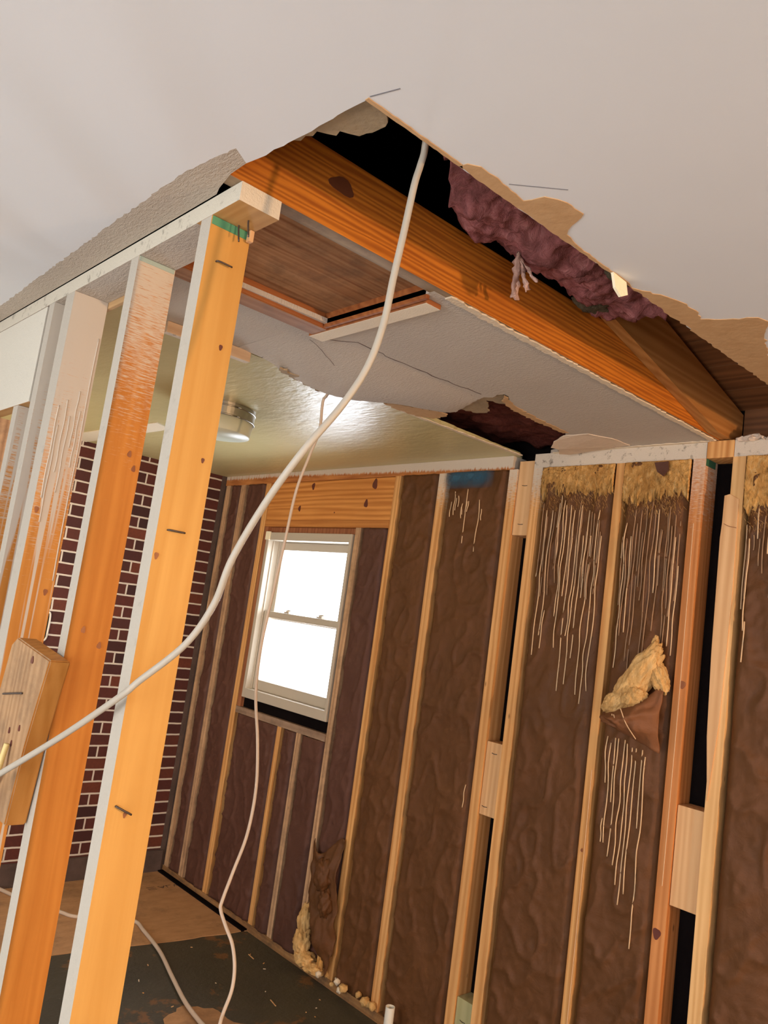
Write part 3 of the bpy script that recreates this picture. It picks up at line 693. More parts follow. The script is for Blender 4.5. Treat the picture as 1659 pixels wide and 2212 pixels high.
# wood strips at the edge of the textured ceiling
tag(lumber('wood_strip', (-4.4, -1.735, -1.850, -1.838, 2.386, 2.4395), wood('strip_wood', (0.42, 0.25, 0.11), (0.60, 0.40, 0.20), 'x', rings=0.2, knots=False)), 'thin wooden strip along the far edge of the partition plate, behind the studs', 'wood strip')
tag(lumber('wood_nailer', (-2.150, -2.125, -1.65, -1.365, 2.405, 2.4395), wood('nailer_wood', (0.45, 0.30, 0.18), (0.62, 0.45, 0.30), 'y', rings=0.2, knots=False), sides={'-z': PAINT_W}), 'small pale wood nailer at the corner of the textured ceiling', 'wood strip')

# ------------------------------------------------------------------ exterior stud wall
Y1 = 0.089
def wstud(x0, x1, z0, z1, mat, label, wob=0.003, sides=None, y0=0.0):
    o = lumber('wall_stud', (x0, x1, y0, Y1, z0, z1), mat, bev=0.003, cuts=40 if z1 - z0 > 1.5 else 16, wob=wob, sides=sides)
    return tag(o, label, 'wall stud')
ZT = 2.380
W_SP = wood('stud_pine_sprayed', (0.54, 0.24, 0.07), (0.82, 0.46, 0.18), 'z', rings=0.3, spray=(2.12, 2.42, 0.9), paint=(0.68, 0.58, 0.46))
W_SP2 = wood('stud_reddish_sprayed', (0.46, 0.16, 0.04), (0.70, 0.30, 0.10), 'z', rings=0.3, spray=(2.0, 2.55, 0.9), paint=(0.66, 0.52, 0.40))
wstud(-4.500, -4.455, 0.038, ZT, W_STUD_OLD, 'dull weathered stud in the corner beside the brick wall', 0.008)
wstud(-4.320, -4.268, 0.038, ZT, W_STUD_OLD, 'weathered stud second from the brick corner', 0.007)
wstud(-4.040, -3.992, 0.038, ZT, W_STUD, 'orange-brown stud at the left end of the window header', 0.005)
wstud(-3.985, -3.950, 1.078, 2.119, W_RED, 'dark reddish jamb stud hugging the left side of the window')
wstud(-3.565, -3.528, 0.038, 1.040, W_STUD, 'short orange cripple stud under the left half of the window sill', 0.005)
wstud(-3.392, -3.352, 0.038, 1.040, W_STUD_OLD, 'short grey weathered cripple stud under the middle of the window sill', 0.006)
wstud(-3.150, -3.110, 0.038, 2.119, W_STUD_OLD, 'weathered stud right beside the window, running down past the sill', 0.006)
st_e = wstud(-2.902, -2.862, 0.038, ZT, W_STUD, 'orange stud at the right end of the window header', 0.007)
wstud(-2.600, -2.555, 0.038, ZT, W_SP, 'pine stud between the window header and the first open gap', 0.007)
wstud(-2.184, -2.141, 0.038, ZT, W_SP, 'left stud of the narrower open gap with blocks')
wstud(-2.055, -2.010, 0.038, ZT, W_SP, 'right stud of the narrower open gap with blocks')
sh = wstud(-1.666, -1.632, 0.038, ZT, W_STUD, 'thin-looking stud in the middle of the sprayed insulation bays', 0.005)
si = wstud(-1.362, -1.317, 0.038, ZT, W_SP2, 'reddish stud left of the wide black gap')
si2 = wstud(-1.222, -1.178, 0.038, ZT, W_STUD2, 'pale splintered stud right of the wide black gap')
# dark moulding where the stud top meets the ceiling
bm = bmesh.new(); box(bm, -1.3165, -1.3150, 0.003, 0.07, 2.355, 2.379, cuts=4, wob=0.004); link('green_edge', bm, plain('dark_green_edge', (0.03, 0.13, 0.07), 0.8), si, origin=(-1.316, 0.03, 2.36))
# splinter layer on the pale stud
bm = bmesh.new(); P_ = [(-1.239, 2.245), (-1.222, 2.250), (-1.190, 2.232), (-1.187, 1.90), (-1.196, 1.5), (-1.215, 1.25), (-1.232, 1.45), (-1.240, 1.72), (-1.243, 2.10), (-1.240, 2.15)]
vs = [bm.verts.new((x, -0.004, z)) for x, z in P_]; f = bm.faces.new(vs); r_ = bmesh.ops.extrude_face_region(bm, geom=[f])
for g in r_['geom']:
    if isinstance(g, bmesh.types.BMVert): g.co.y += 0.03
bmesh.ops.recalc_face_normals(bm, faces=bm.faces); link('wood_splinter', bm, W_BLOCK, si2, origin=(-1.21, 0, 1.8))
bm = bmesh.new(); tube(bm, [(-1.236, -0.003, 2.15), (-1.215, -0.0065, 2.14), (-1.19, -0.006, 2.135)], 0.001, 5); link('split_line', bm, W_RED, si2, origin=(-1.21, 0, 2.14))
# dark knot on the reddish stud
knot(si, (-1.345, -0.0025, 0.80), 0.013, 'y', W_KNOT, 1.3); knot(si, (-1.330, -0.0025, 1.60), 0.010, 'y', W_RED, 1.3); knot(sh, (-1.65, -0.0025, 0.97), 0.004, 'y', W_RED)
# white scratched line along studs
for o_, x, z0, z1 in ((si, -1.340, 0.95, 2.15), (sh, -1.640, 0.1, 1.25)):
    bm = bmesh.new(); tube(bm, [(x, -0.0018, z0), (x + 0.002, -0.0022, (z0 + z1) / 2), (x - 0.001, -0.0018, z1)], 0.0014, 5); link('paint_run', bm, DRIP, o_, origin=(x, 0, z0))
def wblock(x0, x1, z0, z1, mat, label, y0=0.008, nails=()):
    o = lumber('blocking', (x0, x1, y0, Y1, z0, z1), mat, bev=0.002); tag(o, label, 'wood block')
    for nx, nz in nails:
        bm = bmesh.new(); tube(bm, [(nx - .013, y0 - .001, nz), (nx, y0 - .003, nz - .002), (nx + .013, y0 - .001, nz - .001)], 0.0014, 5); link('nail', bm, STEEL, o, origin=(nx, y0, nz))
    return o
wblock(-2.139, -2.057, 2.098, 2.415, W_BLOCK, 'top wooden block in the narrower open gap', nails=((-2.10, 2.31), (-2.10, 2.145)))
wblock(-2.139, -2.057, 0.966, 1.252, W_BLOCK, 'middle wooden block in the narrower open gap', nails=((-2.095, 1.21), (-2.115, 1.0)))
wblock(-2.139, -2.057, 0.045, 0.276, W_BLOCK_G, 'greenish wooden block at the foot of the narrower open gap', nails=((-2.10, 0.20),))
wblock(-1.315, -1.224, 0.898, 1.213, W_BLOCK, 'pale wooden block in the wide black gap', nails=())
wblock(-1.315, -1.221, 2.379, 2.4395, W_STUD, 'orange wood end between the two white wall plates above the black gap', y0=-0.002)
# plates
def wplate(x0, x1, z0, z1, mat, label, cut=20, y0=0.0, y1=Y1, sides=None, wob=0.002):
    o = lumber('top_plate', (x0, x1, y0, y1, z0, z1), mat, bev=0.003, cuts=cut, wob=wob, sides=sides); return tag(o, label, 'top plate')
def plate_ragged():
    s = NT('plate_sprayed_ragged')
    sp = s.n('ShaderNodeSeparateXYZ'); s.set(sp.inputs[0], s.n('ShaderNodeNewGeometry').outputs['Position'])
    mr = s.n('ShaderNodeMapRange'); s.set(mr.inputs[0], sp.outputs[2]); mr.inputs[1].default_value = 2.38; mr.inputs[2].default_value = 2.425
    st = s.noise(s.coord((150, 1, 8), world=True), 1.0, 3, 0.6); v = s.coord((0.1, 1, 1), world=True)
    xr = s.n('ShaderNodeMapRange'); s.set(xr.inputs[0], sp.outputs[0]); xr.inputs[1].default_value = -3.9; xr.inputs[2].default_value = -2.3; xr.inputs[3].default_value = -0.35; xr.inputs[4].default_value = 0.35
    f = s.math('ADD', s.math('ADD', mr.outputs[0], s.math('MULTIPLY', s.math('SUBTRACT', st, 0.5), 1.2)), xr.outputs[0])
    raw = s.ramp(s.noise(v, 60, 4), [(0.3, (0.34, 0.11, 0.03)), (0.7, (0.58, 0.24, 0.07))])
    c = s.mix(s.ramp(f, [(0.45, 0.0), (0.62, 1.0)]), raw, (0.60, 0.52, 0.43))
    s.bump(s.noise(s.coord(world=True), 120, 3), 0.5, 0.002)
    return s.fin(c, 0.75, 0.25)
PLD = plate_ragged()
wplate(-4.51, -2.170, 2.380, 2.4395, PLD, 'wall top plate over the window bays, raw orange below ragged white paint', 40)
wplate(-2.055, -1.3165, 2.380, 2.4395, PAINT_W, 'flaking white wall top plate above the sprayed insulation bays', 20)
wplate(-1.2195, 3.1, 2.380, 2.4395, PAINT_W, 'white wall top plate at the right edge, torn gypsum on top', 20)
bm = bmesh.new()
for k in range(9):
    blob_x = -1.19 + k * 0.035
    m_ = bmesh.ops.create_icosphere(bm, subdivisions=2, radius=0.011 + 0.005 * math.sin(k * 2.1), matrix=Matrix.Translation((blob_x, -0.012, 2.436 + 0.003 * math.sin(k * 1.7))) @ Matrix.Diagonal((2.0, 0.8, 0.8, 1)))
    for v in m_['verts']: v.co += Vector((fb(v.co.x * 60, v.co.z * 60, 2), fb(v.co.x * 60, v.co.y * 60, 4), fb(v.co.x * 55, 4, v.co.y * 50) * 0.5)) * 0.012
tag(link('gypsum_crumbs', bm, plain('gypsum_crumb', (0.62, 0.50, 0.40), 0.9, 0.6, 80, var=0.2), origin=(-1.05, -0.01, 2.43)), 'crumbled torn gypsum edge along the right wall plate', 'gypsum')
bm = bmesh.new(); sheet(bm, ragged([(-1.305, 0.0, 2.4365), (-1.96, 0.0, 2.4365), (-1.96, -0.016, 2.4365), (-1.7, -0.01, 2.4365), (-1.5, -0.018, 2.4365), (-1.305, -0.012, 2.4365)], 0.004, 0.015, seed=21), 0.003)
link('torn_paper', bm, GYPS, cpop)
bp = lumber('bottom_plate', (-4.51, 3.1, -0.002, Y1, 0.0, 0.0375), W_PLATE_DIRTY, bev=0.004, cuts=60, wob=0.003); tag(bp, 'dirty bottom plate along the floor under the exterior studs', 'bottom plate')
bm = bmesh.new(); box(bm, -4.50, -3.56, -0.035, -0.003, 0.001, 0.012, 0.003, cuts=20, wob=0.004); tag(link('trim_2', bm, SHEATH), kind='structure')
# header over the window
hw = empty('window_header', (-3.44, 0.04, 2.12)); tag(hw, 'knotty orange wooden header beam above the window', 'header')
lb('header_board', (-3.990, -2.904, 0.002, 0.085, 2.160, 2.3785), W_HEAD, hw)
lb('header_plate', (-3.990, -2.904, -0.002, 0.085, 2.1195, 2.159), W_PLATE, hw)
for x, z, r in ((-3.57, 2.35, .013), (-3.67, 2.225, .011), (-3.10, 2.245, .014), (-3.05, 2.345, .018), (-3.55, 2.14, .004), (-3.35, 2.2, .003)):
    knot(hw, (x, 0.0010, z), r, 'y', W_KNOT, 1.5)
sl = lumber('rough_sill', (-3.985, -3.152, -0.004, 0.085, 1.041, 1.0775), W_SILL, bev=0.003, cuts=16, wob=0.003); tag(sl, 'rough weathered framing sill under the window', 'window sill')
lbk = lumber('sill_recess_filler', (-3.948, -3.152, 0.02, 0.085, 1.078, 1.134), SHEATH, bev=0.003, cuts=16, wob=0.004); tag(lbk, 'black filler strip standing for the dark recess between window frame and rough sill', 'recess filler')  # solid strip, the darkness of the recess is put into its black colour
hb = lumber('window_spacer', (-3.948, -3.152, 0.02, 0.085, 2.086, 2.1185), W_RED, bev=0.002); tag(hb, 'dark reddish spacer strip between window top and header', 'spacer')

# window
win = empty('window_1', (-3.555, 0.0, 1.135)); tag(win, 'white double-hung window with daylight behind it', kind='structure')
fr = 0.036
bm = bmesh.new()
box(bm, WX0, WX0 + 0.028, -0.006, 0.13, WZ0, WZ1, 0.003); box(bm, WX1 - 0.020, WX1, -0.006, 0.13, WZ0, WZ1, 0.003)
box(bm, WX0 + .027, WX1 - .019, -0.006, 0.13, WZ1 - 0.045, WZ1, 0.003); box(bm, WX0 + .027, WX1 - .019, -0.006, 0.13, WZ0, WZ0 + 0.052, 0.003)
# side tracks
box(bm, WX0 + .027, WX0 + .034, 0.028, 0.036, WZ0 + .05, WZ1 - .04, 0.001); box(bm, WX0 + .027, WX0 + .034, 0.070, 0.078, WZ0 + .05, WZ1 - .04, 0.001)
box(bm, WX1 - .026, WX1 - .019, 0.028, 0.036, WZ0 + .05, WZ1 - .04, 0.001); box(bm, WX1 - .026, WX1 - .019, 0.070, 0.078, WZ0 + .05, WZ1 - .04, 0.001)
wf = link('window_frame', bm, VINYL, win, origin=(-3.555, 0, WZ0))
bm = bmesh.new(); box(bm, WX0 - 0.005, WX0 + 0.04, -0.012, 0.0, WZ1 - 0.045, WZ1 + 0.005, 0.004); link('frame_corner', bm, CHIP, wf, origin=(-3.92, -0.006, 2.06))
GL = NT('window_glass'); GL.t.nodes.remove(GL.b)
_t = GL.n('ShaderNodeBsdfTransparent'); _g = GL.n('ShaderNodeBsdfGlossy'); _g.inputs['Roughness'].default_value = 0.02; _m = GL.n('ShaderNodeMixShader'); _m.inputs[0].default_value = 0.06
GL.t.links.new(_t.outputs[0], _m.inputs[1]); GL.t.links.new(_g.outputs[0], _m.inputs[2]); GL.t.links.new(_m.outputs[0], GL.out.inputs[0]); GL = GL.m
def sash(name, y0, y1, z0, z1, bot, top, sd=0.034):
    bm = bmesh.new(); xa, xb = WX0 + .034, WX1 - .026
    box(bm, xa, xa + sd, y0, y1, z0, z1, 0.003); box(bm, xb - sd, xb, y0, y1, z0, z1, 0.003)
    box(bm, xa + sd - .001, xb - sd + .001, y0, y1, z0, z0 + bot, 0.003); box(bm, xa + sd - .001, xb - sd + .001, y0, y1, z1 - top, z1, 0.003)
    o = link(name, bm, VINYL, win, origin=(-3.555, (y0 + y1) / 2, z0))
    bm = bmesh.new(); box(bm, xa + sd - .004, xb - sd + .004, (y0 + y1) / 2 - .002, (y0 + y1) / 2 + .002, z0 + bot - .004, z1 - top + .004)
    link('glass_pane', bm, GL, o, origin=(-3.555, (y0 + y1) / 2, z0))
    return o
sash('upper_sash', 0.079, 0.108, 1.590, 2.039, 0.034, 0.045)
ls = sash('lower_sash', 0.037, 0.068, 1.188, 1.634, 0.055, 0.036)
for x in (-3.70, -3.40):
    bm = bmesh.new(); box(bm, x - .022, x + .022, 0.04, 0.064, 1.6345, 1.643, 0.002); cyl(bm, (x, 0.052), 0.011, 1.643, 1.652, 16); box(bm, x - .003, x + .026, 0.048, 0.056, 1.648, 1.655, 0.001)
    link('sash_lock', bm, VINYL, ls, origin=(x, 0.05, 1.635))

# insulation batts with kraft facing
def batt(x0, x1, z0, z1, label, mat=KRAFT, seed=0, bulge=0.012, yellow=None, drips=(), dripw=0.0022, group=None, dm=DRIP):
    e = empty('insulation_batt', ((x0 + x1) / 2, 0.05, z0)); tag(e, label, 'insulation', group)
    W_ = x1 - x0; nx = max(10, int(W_ / 0.008)); nz = max(20, int((z1 - z0) / 0.011))
    def fn(a, b):
        z = z0 + (z1 - z0) * b; x = x0 + W_ * a
        edge = min(a, 1 - a) * W_
        y = 0.030 - (bulge + 0.016) * min(1, edge / 0.028) ** 0.6
        if a < 0.08: y += 0.012 * (1 - a / 0.08)
        w1 = noise.noise(Vector((x * 7 + seed * 3.1, z * 5, seed)))
        cr = 1 - abs(noise.noise(Vector((x * 9 + z * 3 + seed, z * 7 - x * 6, seed * 1.7)))) * 2.6
        cr = max(0, cr) ** 3
        cr2 = max(0, 1 - abs(noise.noise(Vector((x * 20 - z * 9 + seed, z * 24, seed * 2.7)))) * 2.4) ** 3
        k = min(1, edge / 0.03)
        y += k * (0.007 * w1 - 0.010 * cr - 0.0035 * cr2 + 0.003 * noise.noise(Vector((x * 45, z * 45, seed))))
        xw = x + (0.004 * noise.noise(Vector((z * 6, a * 2, seed + 5))) if 0 < edge else 0)
        return (xw, max(y, -0.012), z)
    lumpy('kraft_facing', nx, nz, fn, mat, e, (0, 0.004, 0), ((x0 + x1) / 2, 0.03, z0))
    bm = bmesh.new(); box(bm, x0 + .002, x1 - .002, 0.040, 0.088, z0 + .001, z1 - .001); link('fiberglass', bm, F_YEL, e, origin=((x0 + x1) / 2, 0.06, z0))
    if yellow:
        zb, amp = yellow; bm = bmesh.new(); n = int(W_ / 0.004); rnd = random.Random(seed + 50)
        tops = []; nzz = 26
        cols = []
        for i in range(n + 1):
            x = x0 + 0.003 + (W_ - 0.006) * i / n
            zlo = zb + amp * noise.noise(Vector((x * 8, seed, 2))) + 0.03 * noise.noise(Vector((x * 60, seed, 7))) + rnd.uniform(-.02, .02)
            cols.append([bm.verts.new((x, -0.006 - 0.006 * noise.noise(Vector((x * 50, j * 1.3, seed))) + (0.016 if j == 0 else 0) - 0.004 * math.sin(math.pi * j / nzz), zlo + (z1 - 0.001 - zlo) * j / nzz)) for j in range(nzz + 1)])
        for a, b in zip(cols, cols[1:]):
            for j in range(nzz): bm.faces.new((a[j], b[j], b[j + 1], a[j + 1]))
        r_ = bmesh.ops.extrude_face_region(bm, geom=list(bm.faces))
        for q in r_['geom']:
            if isinstance(q, bmesh.types.BMVert): q.co.y += 0.012
        # loose fibres
        for _ in range(int(W_ * 3200)):
            x = rnd.uniform(x0 + .01, x1 - .01); z = zb - 0.07 + (z1 - .01 - zb + 0.07) * rnd.random() ** 0.8; L = rnd.uniform(.006, .022); an = rnd.uniform(-.9, .9)
            p = Vector((x, -0.012 - rnd.uniform(0, .008), z)); d = Vector((math.sin(an), rnd.uniform(-.2, .1), -math.cos(an))) * L; n_ = Vector((0.0004, 0, 0.0003))
            a_ = [bm.verts.new(q) for q in (p - n_, p + n_, p + d + n_ * .4, p + d - n_ * .4)]; bm.faces.new(a_)
        bmesh.ops.recalc_face_normals(bm, faces=bm.faces)
        link('exposed_fiberglass', bm, F_YEL, e, smooth=True, origin=((x0 + x1) / 2, 0, zb))
    if drips:
        if 1:
            for d in drips:
                mat_ = DRIP2 if len(d) > 3 and d[3] else dm
                bm = bmesh.new(); x, zt, zb = d[:3]; k = max(3, int((zt - zb) / 0.06))
                pts = []
                for i in range(k + 1):
                    t = i / k; z = zt + (zb - zt) * t
                    # sit on the paper surface
                    a = (x - x0) / W_; b = (z - z0) / (z1 - z0); yy = fn(min(max(a, 0.01), .99), b)[1]
                    pts.append((x + 0.004 * noise.noise(Vector((z * 7, x * 50, 1))), yy - 0.0035, z))
                tube(bm, pts, dripw * (0.7 + 0.6 * random.random()), 6, ry=0.0022, sub=3)
                link('paint_drip', bm, mat_, e, smooth=True, origin=(x, 0, zt))
    return e
def rd(seed, n, x0, x1, zt, zb0, zb1, sel=0, tj=0.15):
    r = random.Random(seed); out = []
    for i in range(n):
        x = x0 + (x1 - x0) * (i + r.uniform(.1, .9)) / n; z = r.uniform(zb0, zb1)
        out.append((x, max(zt - r.uniform(0, tj), z + .05), z, sel))
    return out
batt(-4.452, -4.323, .039, ZT, 'narrow brown kraft-faced insulation batt in the corner bay beside the brick', KRAFT_D, 1)
batt(-4.265, -4.042, .039, ZT, 'brown insulation batt just left of the window header', KRAFT_D, 2)
batt(-3.988, -3.568, .039, 1.039, 'brown insulation under the left half of the window', KRAFT_D, 3)
batt(-3.525, -3.395, .039, 1.039, 'narrow brown insulation between the two cripple studs under the window', KRAFT_D, 4, 0.016)
batt(-3.349, -3.153, .039, 1.039, 'loose brown insulation under the right end of the window sill', KRAFT_D, 5, 0.02)
batt(-3.107, -2.905, .039, 2.118, 'brown insulation batt immediately right of the window, torn open at its foot', KRAFT_D, 6, 0.016)
batt(-2.859, -2.603, .039, ZT, 'brown insulation batt second to the right of the window', KRAFT, 7)
batt(-2.552, -2.188, .039, ZT, 'wide brown insulation batt with blue paint smear at its top', KRAFT, 8,
     drips=rd(3, 8, -2.50, -2.38, 2.30, 2.12, 2.22) + [(-2.405, 2.30, 2.055), (-2.33, 2.25, 2.02), (-2.315, 2.21, 2.16), (-2.215, 1.06, 0.97)])
batt(-2.007, -1.669, .039, ZT, 'brown insulation batt with sprayed yellow top, right of the narrower open gap', KRAFT, 9, yellow=(2.27, 0.03),
     drips=[(-1.985, 2.0, 1.93), (-1.962, 2.2, 1.62), (-1.935, 2.2, 1.70), (-1.925, 1.8, 1.65), (-1.905, 2.23, 2.13), (-1.895, 2.26, 1.95), (-1.865, 2.22, 1.66), (-1.875, 2.24, 1.78), (-1.845, 2.22, 1.86), (-1.83, 2.2, 1.50), (-1.81, 2.2, 1.71), (-1.80, 2.22, 1.53), (-1.78, 2.1, 1.63), (-1.765, 2.2, 1.86), (-1.745, 2.1, 1.50), (-1.72, 2.2, 1.47), (-1.70, 2.1, 1.52)] + rd(9, 16, -1.99, -1.69, 2.25, 1.85, 2.1, 1))
batt(-1.629, -1.366, .039, ZT, 'brown insulation batt with yellow sprayed top and a torn-out tuft', KRAFT, 10, yellow=(2.24, 0.03),
     drips=[(-1.615, 2.1, 2.02), (-1.595, 2.15, 1.62), (-1.57, 2.1, 1.75), (-1.47, 2.2, 1.9), (-1.40, 2.1, 1.72), (-1.385, 2.0, 1.69)]
     + rd(5, 18, -1.61, -1.38, 2.23, 1.55, 1.95, 1)
     + [(-1.585, 1.38, 1.22), (-1.57, 1.36, 1.02), (-1.555, 1.38, 1.16), (-1.545, 1.38, 0.98), (-1.52, 1.38, 0.96), (-1.505, 1.37, 0.90), (-1.49, 1.36, 0.84), (-1.475, 1.36, 0.88), (-1.435, 1.34, 0.72), (-1.45, 1.36, 1.1), (-1.58, 1.1, 1.02)])
batt(-1.175, -0.80, .039, ZT, 'brown insulation batt at the right edge of the picture', KRAFT, 11, yellow=(2.20, 0.03),
     drips=[(-1.165, 2.15, 1.87), (-1.145, 2.1, 1.80), (-1.14, 1.83, 1.70), (-1.12, 2.2, 2.1), (-1.08, 2.2, 2.05)] + rd(12, 10, -1.17, -1.0, 2.2, 1.9, 2.1, 1))
# blue paint smear on the wide batt and stud
BLUE = NT('blue_smear'); _bn = BLUE.noise(BLUE.coord(world=True), 14, 5, 0.7)
_sp = BLUE.n('ShaderNodeSeparateXYZ'); BLUE.set(_sp.inputs[0], BLUE.n('ShaderNodeNewGeometry').outputs['Position'])
BLUE.b.inputs['Base Color'].default_value = (0.03, 0.11, 0.18, 1)
def _edge(v, a, b, soft):
    m1 = BLUE.n('ShaderNodeMapRange'); BLUE.set(m1.inputs[0], v); m1.inputs[1].default_value = a; m1.inputs[2].default_value = a + soft
    m2 = BLUE.n('ShaderNodeMapRange'); BLUE.set(m2.inputs[0], v); m2.inputs[1].default_value = b; m2.inputs[2].default_value = b - soft
    return BLUE.math('MULTIPLY', m1.outputs[0], m2.outputs[0])
_al = BLUE.math('MULTIPLY', _edge(_sp.outputs[0], -2.555, -2.25, 0.06), _edge(_sp.outputs[2], 2.295, 2.41, 0.05))
_al = BLUE.math('MULTIPLY', _al, BLUE.ramp(_bn, [(0.3, 0.35), (0.6, 1.0)]))
BLUE.set(BLUE.b.inputs['Alpha'], BLUE.math('MULTIPLY', _al, 0.85)); BLUE = BLUE.fin(None, 0.6)
bsm = bpy.data.objects['insulation_batt.007']
lumpy('paint_smear', 20, 8, lambda a, b: (-2.550 + 0.36 * a, -0.0165, 2.30 + 0.078 * b), BLUE, bsm, (0, 0.0004, 0), (-2.4, -0.016, 2.3))
# dark mark in the yellow fibre, and torn grey strip beside the stud
bm = bmesh.new(); vs = [bm.verts.new(p) for p in [(-1.50, -.02, 2.37), (-1.445, -.022, 2.372), (-1.44, -.024, 2.34), (-1.455, -.03, 2.315), (-1.485, -.022, 2.335)]]; f = bm.faces.new(vs); r_ = bmesh.ops.extrude_face_region(bm, geom=[f])
for g in r_['geom']:
    if isinstance(g, bmesh.types.BMVert): g.co.y += 0.004
bmesh.ops.recalc_face_normals(bm, faces=bm.faces); link('paper_scrap', bm, KRAFT_D, bpy.data.objects['insulation_batt.009'], origin=(-1.47, -.02, 2.34))

# the pulled-out tuft with its kraft flap
tf = bpy.data.objects['insulation_batt.009']
for k, (x, y, z, r, ang) in enumerate([(-1.480, -.045, 1.585, (.050, .038, .150), 31), (-1.545, -.050, 1.505, (.034, .034, .055), 50), (-1.398, -.035, 1.615, (.030, .028, .062), -25), (-1.424, -.035, 1.722, (.012, .012, .030), 5), (-1.47, -.06, 1.535, (.045, .03, .045), 20)]):
    b_ = blob('fiberglass_clump', (x, y, z), r, F_YEL2, tf, k * 3.3, 5, 0.22, 2.6, 0.05)
    Mr = Matrix.Rotation(math.radians(ang), 4, 'Y')
    b_.data.transform(Mr)
def f_flap(a, b):
    # a from left to right, b from top to bottom: a drooping folded sheet
    top = Vector((-1.590, -.03, 1.462)).lerp(Vector((-1.367, -.025, 1.60)), a) + Vector((0, 0, -0.02 * math.sin(math.pi * a)))
    bot = Vector((-1.570, -.05, 1.43)).lerp(Vector((-1.372, -.02, 1.365)), a)
    p = top.lerp(bot, b); p.y -= 0.075 * math.sin(math.pi * b) * (0.35 + 0.65 * math.sin(math.pi * a)) + 0.02
    return p + Vector((0, 1, 0)) * 0.016 * fb(a * 5, b * 4, 3)
lumpy('paper_flap', 40, 24, f_flap, KRAFT_F, tf, (0, 0.003, 0.0), (-1.47, -0.05, 1.45))
bm = bmesh.new()
for (a, b) in (((-1.475, -0.13, 1.492), (-1.435, -0.085, 1.40)), ((-1.515, -0.115, 1.468), (-1.495, -0.085, 1.425)), ((-1.505, -0.12, 1.468), (-1.485, -0.085, 1.42))):
    tube(bm, [a, ((a[0] + b[0]) / 2, (a[1] + b[1]) / 2 - .012, (a[2] + b[2]) / 2), b], 0.0017, 5)
link('paint_drip', bm, DRIP, tf, origin=(-1.47, -0.1, 1.45))

# torn-open foot of the batt right of the window
ft = bpy.data.objects['insulation_batt.005']
for k, (x, y, z, r) in enumerate([(-3.085, -.02, .22, (.035, .03, .08)), (-3.075, -.03, .13, (.045, .04, .07)), (-3.03, -.035, .075, (.06, .045, .035)), (-2.965, -.035, .06, (.06, .04, .022)), (-3.06, -.01, .30, (.02, .015, .04)), (-2.93, -.02, .17, (.022, .02, .13))]):
    blob('fiberglass_clump', (x, y, z), r, F_YEL2 if k < 5 else F_YEL, ft, k * 2.3 + 1, 4, 0.3, 2.5)
def f_foot(a, b):
    x = -3.09 + 0.05 * b + (0.20 - 0.02 * b) * a; z = 0.60 - 0.50 * b - 0.05 * math.sin(a * 5)
    if b > .55: x += (b - .55) * 0.30 * (1 - a)
    y = -0.03 - 0.03 * fb(x * 12, z * 7, 2) - 0.03 * math.sin(math.pi * b) * math.sin(math.pi * a)
    return (x, min(y, -0.004), z)
lumpy('paper_flap', 24, 40, f_foot, KRAFT, ft, (0, 0.003, 0), (-3.0, -0.03, 0.3))
blob('crumpled_paper', (-2.965, -.05, .47), (.05, .035, .075), KRAFT, ft, 4.4, 4, 0.28, 2.2)
blob('crumpled_paper', (-2.925, -.05, .36), (.035, .03, .06), KRAFT, ft, 8.4, 4, 0.28, 2.2)
for k in range(16):
    r = random.Random(k + 90); x = r.uniform(-3.0, -2.56); 
    e_ = blob('debris_crumb', (x, r.uniform(-.05, .02), 0.045 + r.uniform(0, .02)), (r.uniform(.008, .02),) * 3, F_YEL2 if k % 2 else GYPS, None, k, 2, 0.5, 2)
    tag(e_, 'small crumb of insulation debris on the bottom plate right of the window', 'debris', 'debris crumbs on the bottom plate')

# ------------------------------------------------------------------ cables, lamp, pipe, small things
C1 = [(-0.94, -2.40, 2.52), (-0.935, -2.05, 2.525), (-0.935, -1.87, 2.522), (-0.945, -1.80, 2.505), (-0.962, -1.777, 2.475), (-0.969, -1.776, 2.445), (-0.97, -1.782, 2.408), (-0.971, -1.789, 2.322), (-0.973, -1.796, 2.237), (-0.973, -1.803, 2.154), (-0.98, -1.817, 2.079), (-0.997, -1.844, 2.007), (-1.025, -1.889, 1.918), (-1.088, -1.901, 1.834), (-1.149, -1.907, 1.741), (-1.187, -1.904, 1.665), (-1.24, -1.915, 1.591), (-1.318, -1.948, 1.516), (-1.348, -1.961, 1.486), (-1.493, -1.981, 1.396), (-1.612, -2.003, 1.324), (-1.693, -2.021, 1.274), (-1.73, -2.054, 1.232), (-1.85, -2.12, 1.13)]
bm = bmesh.new(); tube(bm, C1, 0.0063, 12, ry=0.0058, sub=10)
tag(link('electrical_cable', bm, CABLE, smooth=True, origin=(-0.968, -1.776, 2.47)), 'thick white electrical cable drooping from the ceiling hole to the left studs', 'cable')
C2 = [(-2.268, -0.973, 2.50), (-2.261, -0.969, 2.405), (-2.257, -0.968, 2.303), (-2.268, -0.986, 2.207), (-2.282, -1.009, 2.077), (-2.285, -1.022, 1.895), (-2.287, -1.036, 1.716), (-2.289, -1.05, 1.526), (-2.245, -1.07, 1.378), (-2.188, -1.075, 1.24), (-2.137, -1.089, 1.108), (-2.1, -1.121, 0.981), (-2.08, -1.166, 0.877), (-2.065, -1.198, 0.806), (-2.057, -1.204, 0.784), (-2.027, -1.199, 0.749), (-1.99, -1.192, 0.711), (-1.958, -1.195, 0.662), (-1.936, -1.209, 0.613), (-1.922, -1.236, 0.564), (-1.906, -1.255, 0.522), (-1.90, -1.28, 0.30), (-1.93, -1.30, 0.05), (-2.0, -1.33, 0.009), (-2.2, -1.4, 0.009)]
C2[0] = (-2.17, -0.99, 2.46); C2.insert(1, (-2.24, -0.972, 2.428))
bm = bmesh.new(); tube(bm, C2, 0.0052, 10, ry=0.0044, sub=8)
